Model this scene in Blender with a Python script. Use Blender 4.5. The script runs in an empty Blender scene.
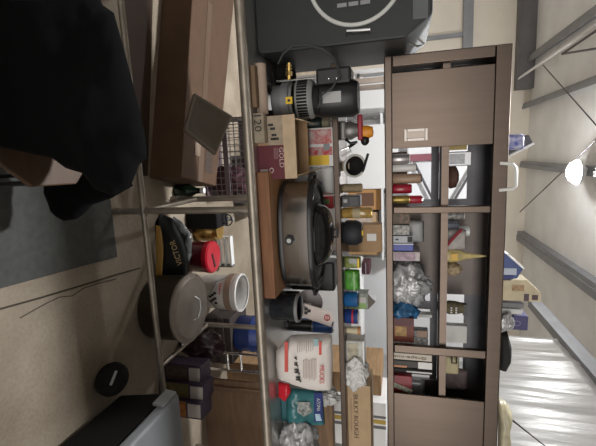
import bpy, bmesh, math, random
from mathutils import Vector, Matrix, Euler, noise
random.seed(7)
C = bpy.context.scene
COL = C.collection
PI = math.pi

# ------------------------------------------------------------------ camera
FPX = 400.0
EYE = Vector((0, 0, 1.6))
_yaw, _pit, _rol = math.radians(9.7), math.radians(14.5), math.radians(-0.2)
cf = Vector((math.sin(_yaw)*math.cos(_pit), math.cos(_yaw)*math.cos(_pit), -math.sin(_pit)))
cr = Vector((math.cos(_yaw), -math.sin(_yaw), 0))
cu = cr.cross(cf)
cr, cu = cr*math.cos(_rol)+cu*math.sin(_rol), -cr*math.sin(_rol)+cu*math.cos(_rol)
cam_d = bpy.data.cameras.new('camera')
cam = bpy.data.objects.new('camera', cam_d)
COL.objects.link(cam)
# the phone was held on its side: the picture's right is the room's up
ax, ay, az = cu, -cr, -cf
cam.matrix_world = Matrix(((ax.x, ay.x, az.x, EYE.x), (ax.y, ay.y, az.y, EYE.y), (ax.z, ay.z, az.z, EYE.z), (0, 0, 0, 1)))
cam_d.sensor_fit = 'HORIZONTAL'
cam_d.sensor_width = 36.0
cam_d.lens = 36.0*FPX/596.0
cam_d.clip_start = 0.05
C.camera = cam

# ------------------------------------------------------------------ world, light, exposure
w = bpy.data.worlds.new('daylight')
C.world = w
w.use_nodes = True
bg = w.node_tree.nodes['Background']
bg.inputs[0].default_value = (0.95, 0.93, 0.90, 1)
bg.inputs[1].default_value = 0.03
C.view_settings.view_transform = 'Standard'
C.view_settings.look = 'None'
C.view_settings.gamma = 1.0
C.view_settings.use_curve_mapping = False
C.view_settings.exposure = 0.0

def area(name, loc, target, sx, sy, power, col):
    d = bpy.data.lights.new(name, 'AREA')
    d.shape = 'RECTANGLE'; d.size = sx; d.size_y = sy; d.energy = power; d.color = col
    o = bpy.data.objects.new(name, d); COL.objects.link(o)
    o.location = loc
    o.rotation_euler = (Vector(target)-Vector(loc)).to_track_quat('-Z', 'Y').to_euler()
    return o
# fill light added behind the photographer, shining in over the added wall
area('added_front_fill', (2.4, -6.0, 2.0), (1.2, 2.3, 1.4), 10.0, 1.5, 430, (1.0, 0.96, 0.91))

HIGHBAYS = [((0.484, 8.0, 4.58), 110), ((-0.3, 3.1, 4.5), 160), ((-3.2, 6.0, 4.5), 90)]  # the last lamp is unseen, added to brighten the far side

# ------------------------------------------------------------------ helpers
def ray(x, y):
    return cf + cr*((y-223.0)/FPX) + cu*((x-298.0)/FPX)
def PY(x, y, Y):
    k = ray(x, y); return EYE + k*(Y/k.y)
def PZ(x, y, z):
    k = ray(x, y); return EYE + k*((z-EYE.z)/k.z)
def PX(x, y, X):
    k = ray(x, y); return EYE + k*(X/k.x)

MATS = {}
def M(name, col, rough=0.6, metal=0.0, var=0.0, scale=8.0, bump=0.0, bscale=None, trans=0.0, emit=0.0, stretch=None, col2=None, spec=0.5, alpha=1.0):
    if name in MATS: return MATS[name]
    m = bpy.data.materials.new(name); m.use_nodes = True
    nt = m.node_tree; b = nt.nodes['Principled BSDF']
    b.inputs['Base Color'].default_value = (*col, 1)
    b.inputs['Roughness'].default_value = rough
    b.inputs['Metallic'].default_value = metal
    b.inputs['Specular IOR Level'].default_value = spec
    b.inputs['Transmission Weight'].default_value = trans
    b.inputs['Alpha'].default_value = alpha
    if emit:
        b.inputs['Emission Color'].default_value = (*col, 1)
        b.inputs['Emission Strength'].default_value = emit
    if var or bump:
        tc = nt.nodes.new('ShaderNodeTexCoord'); mp = nt.nodes.new('ShaderNodeMapping')
        nt.links.new(tc.outputs['Object'], mp.inputs[0])
        if stretch: mp.inputs['Scale'].default_value = stretch
        n = nt.nodes.new('ShaderNodeTexNoise'); n.inputs['Scale'].default_value = scale
        n.inputs['Detail'].default_value = 6
        nt.links.new(mp.outputs[0], n.inputs['Vector'])
        if var:
            r = nt.nodes.new('ShaderNodeValToRGB')
            c2 = col2 if col2 else tuple(max(0, c*(1-var)) for c in col)
            r.color_ramp.elements[0].color = (*c2, 1); r.color_ramp.elements[0].position = 0.3
            r.color_ramp.elements[1].color = (*col, 1); r.color_ramp.elements[1].position = 0.65
            nt.links.new(n.outputs['Fac'], r.inputs[0]); nt.links.new(r.outputs[0], b.inputs['Base Color'])
        if bump:
            n2 = n
            if bscale:
                n2 = nt.nodes.new('ShaderNodeTexNoise'); n2.inputs['Scale'].default_value = bscale
                n2.inputs['Detail'].default_value = 5
                nt.links.new(mp.outputs[0], n2.inputs['Vector'])
            bp = nt.nodes.new('ShaderNodeBump'); bp.inputs['Strength'].default_value = bump
            bp.inputs['Distance'].default_value = 0.01
            nt.links.new(n2.outputs['Fac'], bp.inputs['Height']); nt.links.new(bp.outputs[0], b.inputs['Normal'])
    MATS[name] = m
    return m

class B:
    """collects shapes into one mesh"""
    def __init__(s): s.bm = bmesh.new()
    def face(s, pts):
        s.bm.faces.new([s.bm.verts.new(p) for p in pts]); return s
    def hexa(s, p):                       # p: 4 bottom, 4 top
        v = [s.bm.verts.new(q) for q in p]
        for f in ((3,2,1,0),(4,5,6,7),(0,1,5,4),(1,2,6,5),(2,3,7,6),(3,0,4,7)):
            s.bm.faces.new([v[i] for i in f])
        return s
    def box(s, c, d, rot=(0,0,0)):
        R = Euler(rot).to_matrix(); c = Vector(c); h = Vector(d)/2
        q = [c + R @ Vector((sx*h.x, sy*h.y, sz*h.z)) for sz in (-1,1) for sx, sy in ((-1,-1),(1,-1),(1,1),(-1,1))]
        return s.hexa(q)
    def b2(s, a, b):
        a, b = Vector(a), Vector(b); return s.box((a+b)/2, (abs(b.x-a.x), abs(b.y-a.y), abs(b.z-a.z)))
    def prism(s, poly, vec):
        vec = Vector(vec); a = [s.bm.verts.new(p) for p in poly]; b = [s.bm.verts.new(Vector(p)+vec) for p in poly]
        n = len(poly); s.bm.faces.new(a[::-1]); s.bm.faces.new(b)
        for i in range(n): s.bm.faces.new((a[i], a[(i+1)%n], b[(i+1)%n], b[i]))
        return s
    def cyl(s, p0, p1, r0, r1=None, n=24, cap=True):
        p0, p1 = Vector(p0), Vector(p1); r1 = r0 if r1 is None else r1
        q = (p1-p0).to_track_quat('Z', 'Y')
        A, Bv = [], []
        for i in range(n):
            a = 2*PI*i/n; e = Vector((math.cos(a), math.sin(a), 0))
            A.append(s.bm.verts.new(p0 + q @ (e*r0))); Bv.append(s.bm.verts.new(p1 + q @ (e*r1)))
        for i in range(n): s.bm.faces.new((A[i], A[(i+1)%n], Bv[(i+1)%n], Bv[i]))
        if cap: s.bm.faces.new(A[::-1]); s.bm.faces.new(Bv)
        return s
    def lathe(s, o, prof, n=36, sx=1, sy=1, axis=None, pw=2.0):
        o = Vector(o); q = axis if axis else Matrix.Identity(3)
        rings = []
        for r, z in prof:
            if r < 1e-6: rings.append([s.bm.verts.new(o + q @ Vector((0, 0, z)))])
            else:
                R = []
                for i in range(n):
                    a = 2*PI*i/n; c, d = math.cos(a), math.sin(a)
                    c = math.copysign(abs(c)**(2/pw), c); d = math.copysign(abs(d)**(2/pw), d)
                    R.append(s.bm.verts.new(o + q @ Vector((c*r*sx, d*r*sy, z))))
                rings.append(R)
        for a, b in zip(rings, rings[1:]):
            for i in range(n):
                j = (i+1) % n
                if len(a) == 1 and len(b) == 1: continue
                if len(a) == 1: s.bm.faces.new((a[0], b[j], b[i]))
                elif len(b) == 1: s.bm.faces.new((a[i], a[j], b[0]))
                else: s.bm.faces.new((a[i], a[j], b[j], b[i]))
        return s
    def tube(s, pts, r, n=8, cap=True, closed=False):
        pts = [Vector(p) for p in pts]; rings = []; m = len(pts)
        ref = None
        for k, p in enumerate(pts):
            if closed: t = pts[(k+1)%m]-pts[k-1]
            else: t = pts[min(k+1, m-1)]-pts[max(k-1, 0)]
            t.normalize()
            if ref is None: ref = t.orthogonal()
            ref = (ref - t*ref.dot(t)).normalized(); bn = t.cross(ref)
            rings.append([s.bm.verts.new(p + (ref*math.cos(2*PI*i/n)+bn*math.sin(2*PI*i/n))*r) for i in range(n)])
        pr = list(zip(rings, rings[1:]))
        if closed: pr.append((rings[-1], rings[0]))
        for a, b in pr:
            for i in range(n): s.bm.faces.new((a[i], a[(i+1)%n], b[(i+1)%n], b[i]))
        if cap and not closed: s.bm.faces.new(rings[0][::-1]); s.bm.faces.new(rings[-1])
        return s
    def ball(s, c, r, n=20):
        r = r if hasattr(r, '__len__') else (r, r, r)
        prof = [(math.sin(PI*i/12), -math.cos(PI*i/12)) for i in range(13)]
        prof[0] = (0, -1); prof[-1] = (0, 1)
        return s.lathe(c, [(a, b*r[2]) for a, b in prof], n, r[0], r[1])
    def pillow(s, ring, depth, back=None, k=7, amp=0.0, fr=8.0, flat=0.5, sub=5, seed=0.0):
        """a stuffed bag: closed outline ring (3D, roughly planar) swollen to both sides"""
        ring = [Vector(p) for p in ring]; pts = []
        m = len(ring)
        for i in range(m):
            for t in range(sub): pts.append(ring[i].lerp(ring[(i+1)%m], t/sub))
        c = sum(pts, Vector())/len(pts)
        nrm = Vector()
        for i in range(len(pts)): nrm += (pts[i]-c).cross(pts[(i+1)%len(pts)]-c)
        nrm.normalize()
        if nrm.dot(EYE-c) < 0: nrm = -nrm
        back = depth if back is None else back
        so = Vector((seed*7.1, seed*3.3, seed))
        def wob(p): return noise.noise(p*fr+so)*amp + noise.noise(p*fr*2.7+so)*amp*0.45
        edge = [s.bm.verts.new(p + nrm*wob(p)*0.4) for p in pts]
        for sg, D in ((1, depth), (-1, back)):
            prev = edge
            for r in range(1, k+1):
                sc = 1-r/k
                h = D*(1-sc**(2/flat))**0.5 if sc < 1 else 0
                if r == k:
                    v = s.bm.verts.new(c + nrm*(sg*D + wob(c))); cur = [v]
                else:
                    cur = []
                    for p in pts:
                        q = c + (p-c)*sc
                        cur.append(s.bm.verts.new(q + nrm*(sg*h + wob(q))))
                n = len(pts)
                for i in range(n):
                    j = (i+1) % n
                    f = (prev[i], prev[j], cur[0]) if len(cur) == 1 else (prev[i], prev[j], cur[j], cur[i])
                    s.bm.faces.new(f if sg > 0 else f[::-1])
                prev = cur
        return s
    def crumple(s, c, r, amp=0.25, fr=3.0, seed=0, sub=4, zmin=None):
        """a crumpled plastic bag"""
        c = Vector(c); t = bmesh.new(); bmesh.ops.create_icosphere(t, subdivisions=sub, radius=1)
        mp = {}
        for v in t.verts:
            d = v.co.copy(); q = d*fr + Vector((seed*5.7, seed, -seed*2))
            k = 1 + amp*(noise.noise(q) + 0.9*(0.5-abs(noise.noise(q*2.3))) + 0.4*noise.noise(q*5.0))
            p = Vector((d.x*r[0]*k, d.y*r[1]*k, d.z*r[2]*k)) + c
            if zmin is not None: p.z = max(p.z, zmin)
            mp[v] = s.bm.verts.new(p)
        for f in t.faces: s.bm.faces.new([mp[v] for v in f.verts])
        t.free(); return s

def link(o, parent=None):
    COL.objects.link(o)
    if parent: o.parent = parent
    return o
def tag(o, label=None, cat=None, group=None, kind=None):
    if label: o['label'] = label
    if cat: o['category'] = cat
    if group: o['group'] = group
    if kind: o['kind'] = kind
    return o
def mesh_obj(name, b, mat, loc=(0,0,0), parent=None, smooth=False, bevel=0.0, seg=2, sharp=40):
    bmesh.ops.recalc_face_normals(b.bm, faces=b.bm.faces[:])
    loc = Vector(loc)
    base = loc
    for v in b.bm.verts: v.co -= base
    me = bpy.data.meshes.new(name); b.bm.to_mesh(me); b.bm.free()
    me.materials.append(mat)
    if smooth:
        for p in me.polygons: p.use_smooth = True
        try: me.set_sharp_from_angle(angle=math.radians(sharp))
        except Exception: pass
    o = bpy.data.objects.new(name, me); link(o, parent)
    if not parent: o.location = loc
    if bevel:
        md = o.modifiers.new('edge', 'BEVEL'); md.width = bevel; md.segments = seg; md.limit_method = 'ANGLE'; md.angle_limit = math.radians(35)
    return o
def struct(name, b, mat, **k):
    return tag(mesh_obj(name, b, mat, **k), kind='structure')
def thing(name, label, cat, loc, group=None):
    o = bpy.data.objects.new(name, None); o.empty_display_size = 0.05
    link(o); o.location = Vector(loc); return tag(o, label, cat, group)
def part(root, name, b, mat, label=None, **k):
    """b holds room coordinates; root may be a thing or a part of one"""
    top = root
    while top.parent: top = top.parent
    o = mesh_obj(name, b, mat, loc=Vector(top.location), parent=root, **k)
    if label: o['label'] = label
    return o
def solo(name, label, cat, b, mat, loc=None, group=None, **k):
    vs = [v.co for v in b.bm.verts]
    if loc is None:
        loc = ((min(v.x for v in vs)+max(v.x for v in vs))/2, (min(v.y for v in vs)+max(v.y for v in vs))/2, min(v.z for v in vs))
    return tag(mesh_obj(name, b, mat, loc=loc, **k), label, cat, group)
def text_mesh(s):
    cu_ = bpy.data.curves.new('t', 'FONT'); cu_.body = s; cu_.extrude = 0.02; cu_.align_x = 'CENTER'; cu_.align_y = 'CENTER'
    cu_.resolution_u = 2
    t = bpy.data.objects.new('t', cu_); me = bpy.data.meshes.new_from_object(t)
    bpy.data.objects.remove(t); bpy.data.curves.remove(cu_); return me
def writing(root, s, c, right, up, width, height, mat, name='lettering'):
    top = root
    while top.parent: top = top.parent
    me = text_mesh(s)
    xs = [v.co.x for v in me.vertices]; ys = [v.co.y for v in me.vertices]
    mx, my = (min(xs)+max(xs))/2, (min(ys)+max(ys))/2
    kx, ky = width/(max(xs)-min(xs)), height/(max(ys)-min(ys))
    right = Vector(right).normalized(); up = Vector(up).normalized(); nn = right.cross(up)
    c = Vector(c)-Vector(top.location)
    for v in me.vertices:
        x, y, z = (v.co.x-mx)*kx, (v.co.y-my)*ky, v.co.z*0.04
        v.co = c + right*x + up*y + nn*z
    me.materials.clear(); me.materials.append(mat)
    o = bpy.data.objects.new(name, me); link(o, root); return o

XR, UP = Vector((1,0,0)), Vector((0,0,1))

class Carton:
    """a box-shaped thing standing where the pixel box says, its front at depth Y"""
    def __init__(s, name, label, cat, mat, px, Y, depth, z0=None, body='body', bevel=0.003, group=None, rot=0.0, zt=None):
        x0, x1, y0, y1 = px
        xm, ym = (x0+x1)/2, (y0+y1)/2
        s.X0 = PY(xm, y0, Y).x; s.X1 = PY(xm, y1, Y).x
        s.Z0 = PY(x0, ym, Y).z if z0 is None else z0
        s.Z1 = PY(x1, ym, Y).z if zt is None else zt
        s.Y = Y; s.d = depth
        s.ce = Vector(((s.X0+s.X1)/2, Y, s.Z0)); s.R = Matrix.Rotation(rot, 3, 'Z'); s.rot = rot
        s.root = thing(name, label, cat, (s.ce.x, Y+depth/2, s.Z0), group)
        W, Hh = s.X1-s.X0, s.Z1-s.Z0
        s.W, s.H = W, Hh
        s.body = None
        if mat:
            b = B(); b.box(s.at(.5, .5, depth/2), (W, depth, Hh), (0, 0, rot)); s.body = part(s.root, body, b, mat, bevel=bevel)
    def at(s, u, v, back=0.0):
        return s.ce + s.R @ Vector(((u-.5)*s.W, back, 0)) + Vector((0, 0, v*s.H))
    def panel(s, name, mat, u0, u1, v0, v1, th=0.002, label=None, bevel=0):
        b = B(); b.box(s.at((u0+u1)/2, (v0+v1)/2, -th/2), ((u1-u0)*s.W, th, (v1-v0)*s.H), (0, 0, s.rot))
        return part(s.root, name, b, mat, label, bevel=bevel)
    def write(s, t, u, v, wu, hv, mat, right=None, up=None, off=0.003, root=None):
        r = s.R @ Vector((1,0,0)) if right is None else s.R @ Vector(right)
        u_ = UP if up is None else Vector(up)
        vert = abs(r.z) > .5
        return writing(root or s.root, t, s.at(u, v, -off), r, u_, wu*(s.H if vert else s.W), hv*(s.W if vert else s.H), mat)

# ------------------------------------------------------------------ materials
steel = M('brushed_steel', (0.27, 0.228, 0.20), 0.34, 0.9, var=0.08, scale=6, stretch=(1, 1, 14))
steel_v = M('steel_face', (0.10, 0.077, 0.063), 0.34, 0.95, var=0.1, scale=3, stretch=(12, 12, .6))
steel_dark = M('steel_inside', (0.13, 0.13, 0.14), 0.5, 0.6, var=0.3, scale=5)
chrome = M('chrome', (0.8, 0.8, 0.8), 0.18, 1.0)
galv = M('galvanised_tube', (0.42, 0.37, 0.31), 0.45, 0.8, var=0.3, scale=12)
black_pl = M('black_plastic', (0.012, 0.012, 0.013), 0.4)
black_mat = M('black_matte', (0.012, 0.011, 0.011), 0.85, spec=0.2)
grey_pl = M('grey_plastic', (0.26, 0.27, 0.28), 0.5)
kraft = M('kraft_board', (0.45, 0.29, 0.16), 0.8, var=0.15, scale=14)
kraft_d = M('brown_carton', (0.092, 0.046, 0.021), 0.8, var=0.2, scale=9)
kraft_l = M('pale_kraft', (0.58, 0.44, 0.29), 0.8, var=0.2, scale=14)
white = M('white_paper', (0.80, 0.79, 0.77), 0.6)
white_g = M('white_enamel', (0.82, 0.82, 0.81), 0.35)
ink = M('black_ink', (0.02, 0.02, 0.02), 0.6)
red = M('red_print', (0.50, 0.02, 0.025), 0.5)
maroon = M('maroon_card', (0.115, 0.012, 0.022), 0.6, var=0.2, scale=10)
yellow = M('yellow_print', (0.85, 0.55, 0.03), 0.5)
blue = M('blue_print', (0.02, 0.05, 0.30), 0.5)
brass = M('brass', (0.75, 0.52, 0.18), 0.3, 1.0)
amber = M('amber_glass', (0.45, 0.28, 0.08), 0.15, var=0.5, scale=30)
pine = M('stained_wood', (0.25, 0.105, 0.042), 0.5, var=0.35, scale=5, stretch=(1, 10, 10), bump=0.1)
ply = M('plywood', (0.20, 0.115, 0.065), 0.7, var=0.3, scale=3, stretch=(1, 4, 10))
clear = M('clear_plastic', (0.85, 0.87, 0.88), 0.25, trans=0.75, var=0.1, scale=20)
poly = M('silver_poly', (0.55, 0.55, 0.56), 0.28, 0.25, var=0.35, scale=14, bump=0.6, bscale=22)
poly_w = M('white_poly', (0.75, 0.74, 0.72), 0.35, var=0.2, scale=14, bump=0.5, bscale=25)
insul = M('white_insulation', (0.88, 0.885, 0.89), 0.75, var=0.12, scale=1.6, bump=0.15, bscale=5)
cream = M('cream_panel', (0.80, 0.74, 0.64), 0.75, var=0.1, scale=1.2)
paint_w = M('white_paint', (0.72, 0.72, 0.73), 0.6, var=0.06, scale=3)
purlin_m = M('grey_purlin', (0.28, 0.29, 0.31), 0.55, 0.3, var=0.15, scale=4)
frame_m = M('dark_frame_steel', (0.17, 0.165, 0.17), 0.6, 0.3, var=0.2, scale=3)
rod_m = M('dark_rod', (0.10, 0.09, 0.10), 0.6)

def concrete():
    m = bpy.data.materials.new('concrete'); m.use_nodes = True; nt = m.node_tree; b = nt.nodes['Principled BSDF']
    tc = nt.nodes.new('ShaderNodeTexCoord')
    n1 = nt.nodes.new('ShaderNodeTexNoise'); n1.inputs['Scale'].default_value = 2.2; n1.inputs['Detail'].default_value = 9
    n2 = nt.nodes.new('ShaderNodeTexNoise'); n2.inputs['Scale'].default_value = 60; n2.inputs['Detail'].default_value = 4
    for n in (n1, n2): nt.links.new(tc.outputs['Object'], n.inputs['Vector'])
    r = nt.nodes.new('ShaderNodeValToRGB')
    e = r.color_ramp.elements
    e[0].position = .3; e[0].color = (.235, .185, .13, 1); e[1].position = .7; e[1].color = (.43, .362, .275, 1)
    nt.links.new(n1.outputs['Fac'], r.inputs[0])
    mx = nt.nodes.new('ShaderNodeMixRGB'); mx.blend_type = 'MULTIPLY'; mx.inputs[0].default_value = .28
    r2 = nt.nodes.new('ShaderNodeValToRGB'); r2.color_ramp.elements[0].position = .35; r2.color_ramp.elements[0].color = (.55, .52, .5, 1); r2.color_ramp.elements[1].position = .6
    nt.links.new(n2.outputs['Fac'], r2.inputs[0]); nt.links.new(r.outputs[0], mx.inputs[1]); nt.links.new(r2.outputs[0], mx.inputs[2])
    nt.links.new(mx.outputs[0], b.inputs['Base Color']); b.inputs['Roughness'].default_value = .75
    bp = nt.nodes.new('ShaderNodeBump'); bp.inputs['Strength'].default_value = .2; bp.inputs['Distance'].default_value = .01
    nt.links.new(n2.outputs['Fac'], bp.inputs['Height']); nt.links.new(bp.outputs[0], b.inputs['Normal'])
    return m
conc = concrete()

# ------------------------------------------------------------------ the building
struct('floor', B().b2((-6, -5, -0.1), (6, 12.2, 0)), conc)
struct('ceiling', B().b2((-6, -1.3, 4.86), (6, 12.2, 4.96)), insul)
wf = B().b2((-6, -1.3, 0), (6, -1.2, 1.12)).b2((-6, -1.3, 3.0), (6, -1.2, 4.86)).b2((-6, -1.3, 1.12), (-1.8, -1.2, 3.0)).b2((5.8, -1.3, 1.12), (6, -1.2, 3.0))
struct('wall_light_blocker', wf, insul)  # unseen wall added so its sill keeps the fill light off the floor
struct('wall_back', B().b2((-6, 12.0, 0), (6, 12.2, 4.86)), cream)
struct('wall_left', B().b2((-6.2, -1.3, 0), (-6, 12.2, 4.86)), insul)
struct('wall_right', B().b2((6, -1.3, 0), (6.2, 12.2, 4.86)), insul)
struct('wall_partition', B().b2((-1.02, 5.2, 0), (4.2, 5.3, 2.72)), paint_w)
k = 1
for X, wd in ((-2.15, .09), (-1.03, .07), (0.47, .08), (2.42, .13)):
    struct('trim_%d' % k, B().b2((X-wd, -1, 4.70), (X+wd*.2, 12, 4.858)).b2((X-wd*.2, -1, 4.68), (X+wd, 12, 4.70)), purlin_m); k += 1
# the girts and the main frame at the back
struct('trim_5', B().b2((-6, 11.86, 3.18), (6, 12.0, 3.42)), purlin_m)
struct('trim_6', B().b2((-6, 11.7, 4.46), (-1.45, 12.0, 4.858)), frame_m)
struct('trim_7', B().b2((-3.02, 11.9, 0), (-2.92, 12.0, 3.2)), purlin_m)
# roof bracing rods
def rod(n, a, b_, r=.012): struct('trim_%d' % n, B().tube([a, b_], r, 6), rod_m)
rod(8, PZ(596, 140, 4.62), PZ(520, 212, 4.62))
rod(9, PZ(543, 65, 4.64), PZ(596, 125, 4.64))
struct('trim_12', B().tube([PZ(596, 25, 4.5), PZ(511, 84, 4.5)], .028, 8), M('conduit_white', (.72, .72, .72), .4))
rod(13, PZ(600, 28, 4.5), PZ(562, 54, 4.45), .02)
rod(14, PZ(600, 48, 4.5), PZ(562, 54, 4.45), .02)
struct('trim_15', B().b2((PY(420, 154, 5.12).x, 5.12, 1.2), (PY(420, 161, 5.12).x, 5.18, 2.7)), M('maroon_post', (.22, .07, .09), .6))
def prod(n, a, b_): struct('trim_%d' % n, B().tube([PY(*a, 5.15), PY(*b_, 5.15)], .016, 6), rod_m)
prod(16, (412, 158), (440, 214)); prod(17, (448, 211), (478, 160)); prod(18, (366, 206), (392, 186))
# joint and crack in the slab
dark_joint = M('dark_joint', (0.07, 0.055, 0.04), 0.9)
pts = [PZ(x, y, 0.001) for x, y in ((-60, 322), (0, 309), (40, 298), (80, 286), (115, 275), (140, 268))]
struct('trim_10', B().tube(pts, .005, 6), dark_joint)
pts = [PZ(x, y, 0.001) for x, y in ((20, 318), (45, 304), (60, 297), (72, 296), (84, 288), (100, 283), (116, 279))]
struct('trim_11', B().tube(pts, .0025, 5), dark_joint)

# sheeting partition with its head rail, hung along the side of the aisle
def sheet():
    b = B(); nx, nz = 70, 40; X = 2.72; g = []
    for i in range(nx+1):
        row = []
        Y = 2.75 + 3.3*i/nx
        for j in range(nz+1):
            z = 0.02 + 3.72*j/nz
            q = Vector((Y*3.2, z*0.7, 3))
            dx = .035*noise.noise(q) + .018*noise.noise(Vector((Y*11, z*.9, 8)))
            row.append(b.bm.verts.new((X+dx, Y, z)))
        g.append(row)
    for i in range(nx):
        for j in range(nz): b.bm.faces.new((g[i][j], g[i+1][j], g[i+1][j+1], g[i][j+1]))
    return b
sh = thing('sheeting_curtain', 'white plastic sheeting hung as a wall beside the steel cabinet', 'plastic sheeting', (2.75, 4.2, 0))
sm = M('sheeting', (0.42, 0.41, 0.395), 0.3, var=0.06, scale=3, bump=0.5, bscale=4, stretch=(6, 6, .6))
o = part(sh, 'sheet', sheet(), sm, smooth=True, sharp=180)
md = o.modifiers.new('thickness', 'SOLIDIFY'); md.thickness = .004
part(sh, 'head_rail', B().b2((2.66, 2.2, 3.76), (2.80, 7.5, 3.94)), purlin_m)

# high-bay lamps
lamp_e = M('lamp_diffuser', (1.0, 0.99, 0.97), 0.5, emit=150)
lamp_e2 = M('lamp_diffuser_dim', (1.0, 0.99, 0.97), 0.5, emit=18)  # weaker glow for the lamps out of view
for i, (L, pw) in enumerate(HIGHBAYS):
    L = Vector(L)
    t = thing('ceiling_lamp', 'round bright high-bay lamp hanging under the white ceiling' if i == 0 else
              ('high-bay lamp over the white partition aisle', 'unseen high-bay lamp added to brighten the far side bay')[i-1], 'lamp', L)
    part(t, 'housing', B().lathe(L, [(.0, .16), (.07, .16), (.09, .10), (.21, .02), (.225, -.02), (.21, -.02), (.19, .0), (0, .0)], 28), black_pl if False else M('lamp_housing', (.75, .75, .75), .4), smooth=True)
    part(t, 'diffuser', B().lathe(L, [(0, -.17), (.08, -.16), (.15, -.12), (.20, -.05), (.205, -.012), (0, -.012)], 28), lamp_e if i == 0 else lamp_e2, smooth=True)
    part(t, 'hanger', B().cyl(L+Vector((0, 0, .16)), (L.x, L.y, 4.858), .012, n=8), rod_m)
    d = bpy.data.lights.new('lamp_light', 'AREA')
    d.shape = 'DISK'; d.size = .3
    d.color = (.97, .985, 1.0); d.energy = pw; d.color = (.97, .985, 1.0)
    lo = bpy.data.objects.new('lamp_light', d); link(lo); lo.location = L+Vector((0, 0, -.30))

# ------------------------------------------------------------------ steel worktable
TF, TB, TZ = 1.87, 2.62, 0.885          # front, back, top
TX0, TX1 = -1.25, 2.3
t = thing('work_table', 'long stainless steel worktable with tubular legs and stretchers', 'table', (0.4, 2.2, 0))
ctop = M('worktop_steel', (0.62, 0.61, 0.59), 0.33, 0.85, var=0.2, scale=4)
part(t, 'worktop', B().b2((TX0, TF+.02, TZ-.035), (TX1, TB, TZ)), ctop, bevel=.004)
part(t, 'rolled_edge', B().cyl((TX0, TF+.015, TZ-.012), (TX1, TF+.015, TZ-.012), .026, n=20), galv, smooth=True)
LX = [0.262, -1.2, 2.25]
for X in LX:
    for Y in (1.95, 2.55):
        part(t, 'leg', B().cyl((X, Y, 0.012), (X, Y, TZ-.035), .019, n=16).cyl((X, Y, 0), (X, Y, .05), .024, .022, n=16), galv, smooth=True)
    part(t, 'side_stretcher', B().cyl((X, 1.95, .20), (X, 2.55, .20), .015, n=12), galv, smooth=True)
part(t, 'cross_tie', B().cyl((1.20, 1.94, .20), (1.20, 2.55, .20), .014, n=12).cyl((1.20, 2.55, 0), (1.20, 2.55, TZ-.035), .017, n=12), galv, smooth=True)
part(t, 'front_stretcher', B().cyl((TX0, 1.94, .20), (TX1, 1.94, .20), .017, n=14), galv, smooth=True)
part(t, 'collar', B().cyl((.262, 1.95, TZ-.085), (.262, 1.95, TZ-.036), .026, n=16), galv, smooth=True)
part(t, 'collar', B().cyl((.262, 1.95, .175), (.262, 1.95, .225), .026, n=16), galv, smooth=True)

# shelf over the worktable and posts
OZ0, OZ1 = 1.222, 1.256
def on(x, y, Y): return PY(x, y, Y)
t = thing('over_shelf', 'narrow stainless steel shelf raised over the worktable on thin posts', 'shelf', (0.6, 2.45, TZ))
part(t, 'shelf_board', B().b2((-.50, 2.30, OZ0), (TX1, 2.66, OZ1)), steel_v, bevel=.004)
POSTX = [-.40, 2.22]
for X in POSTX:
    for Y in (2.36, 2.60):
        part(t, 'post', B().b2((X-.014, Y-.014, TZ), (X+.014, Y+.014, 1.512)), steel)

# ------------------------------------------------------------------ pass-through wall cabinet
CX0, CX1, CY0, CY1, CZ0, CZ1 = -.505, 2.25, 2.30, 2.68, 1.512, 2.135
t = thing('pass_through_cabinet', 'long stainless steel pass-through cabinet with open bays and sliding doors', 'cabinet', (0.8, 2.5, CZ0))
part(t, 'top_panel', B().b2((CX0, CY0+.002, CZ1-.012), (CX1, CY1, CZ1)), steel)
part(t, 'bottom_panel', B().b2((CX0, CY0+.002, CZ0), (CX1, CY1, CZ0+.012)), steel)
part(t, 'end_panel', B().b2((CX0, CY0+.002, CZ0+.012), (CX0+.012, CY1, CZ1-.012)), steel)
part(t, 'end_panel', B().b2((CX1-.012, CY0+.002, CZ0+.012), (CX1, CY1, CZ1-.012)), steel)
FW = .058
fr = B()
fr.b2((CX0, CY0-.012, CZ0), (CX1, CY0, CZ0+.042)).b2((CX0, CY0-.012, CZ1-.075), (CX1, CY0, CZ1))
fr.b2((CX0, CY0-.012, CZ0+.042), (CX0+FW, CY0, CZ1-.075)).b2((CX1-FW, CY0-.012, CZ0+.042), (CX1, CY0, CZ1-.075))
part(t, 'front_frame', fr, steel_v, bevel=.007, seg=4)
M1 = (PY(440, 206, CY0).x, PY(440, 213, CY0).x); M2 = (PY(440, 347, CY0).x, PY(440, 355, CY0).x)
for a, b_ in (M1, M2):
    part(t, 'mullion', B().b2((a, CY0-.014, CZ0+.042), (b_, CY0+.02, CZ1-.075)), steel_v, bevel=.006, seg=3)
SZ0, SZ1 = PY(441, 250, CY0).z, PY(448, 250, CY0).z
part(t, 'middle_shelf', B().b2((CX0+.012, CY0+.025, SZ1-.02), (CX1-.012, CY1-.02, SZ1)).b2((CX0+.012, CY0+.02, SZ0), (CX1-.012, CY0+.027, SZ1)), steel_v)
rf = B()
for a, b_ in ((CZ0+.012, CZ0+.03), (SZ0-.03, SZ1-.021), (CZ1-.14, CZ1-.013)):
    rf.b2((CX0+.012, CY1-.018, a), (CX1-.012, CY1, b_))
for X in (CX0+.04, PY(440, 203, CY1).x, PY(440, 305, CY1).x, PY(440, 382, CY1).x):
    rf.b2((X-.026, CY1-.019, CZ0+.03), (X+.026, CY1-.001, CZ1-.14))
part(t, 'rear_frame', rf, steel_dark)
rd1 = B().b2((PY(440, 211, CY1).x, CY1-.034, CZ0+.014), (PY(440, 292, CY1).x, CY1-.020, CZ1-.016))
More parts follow.
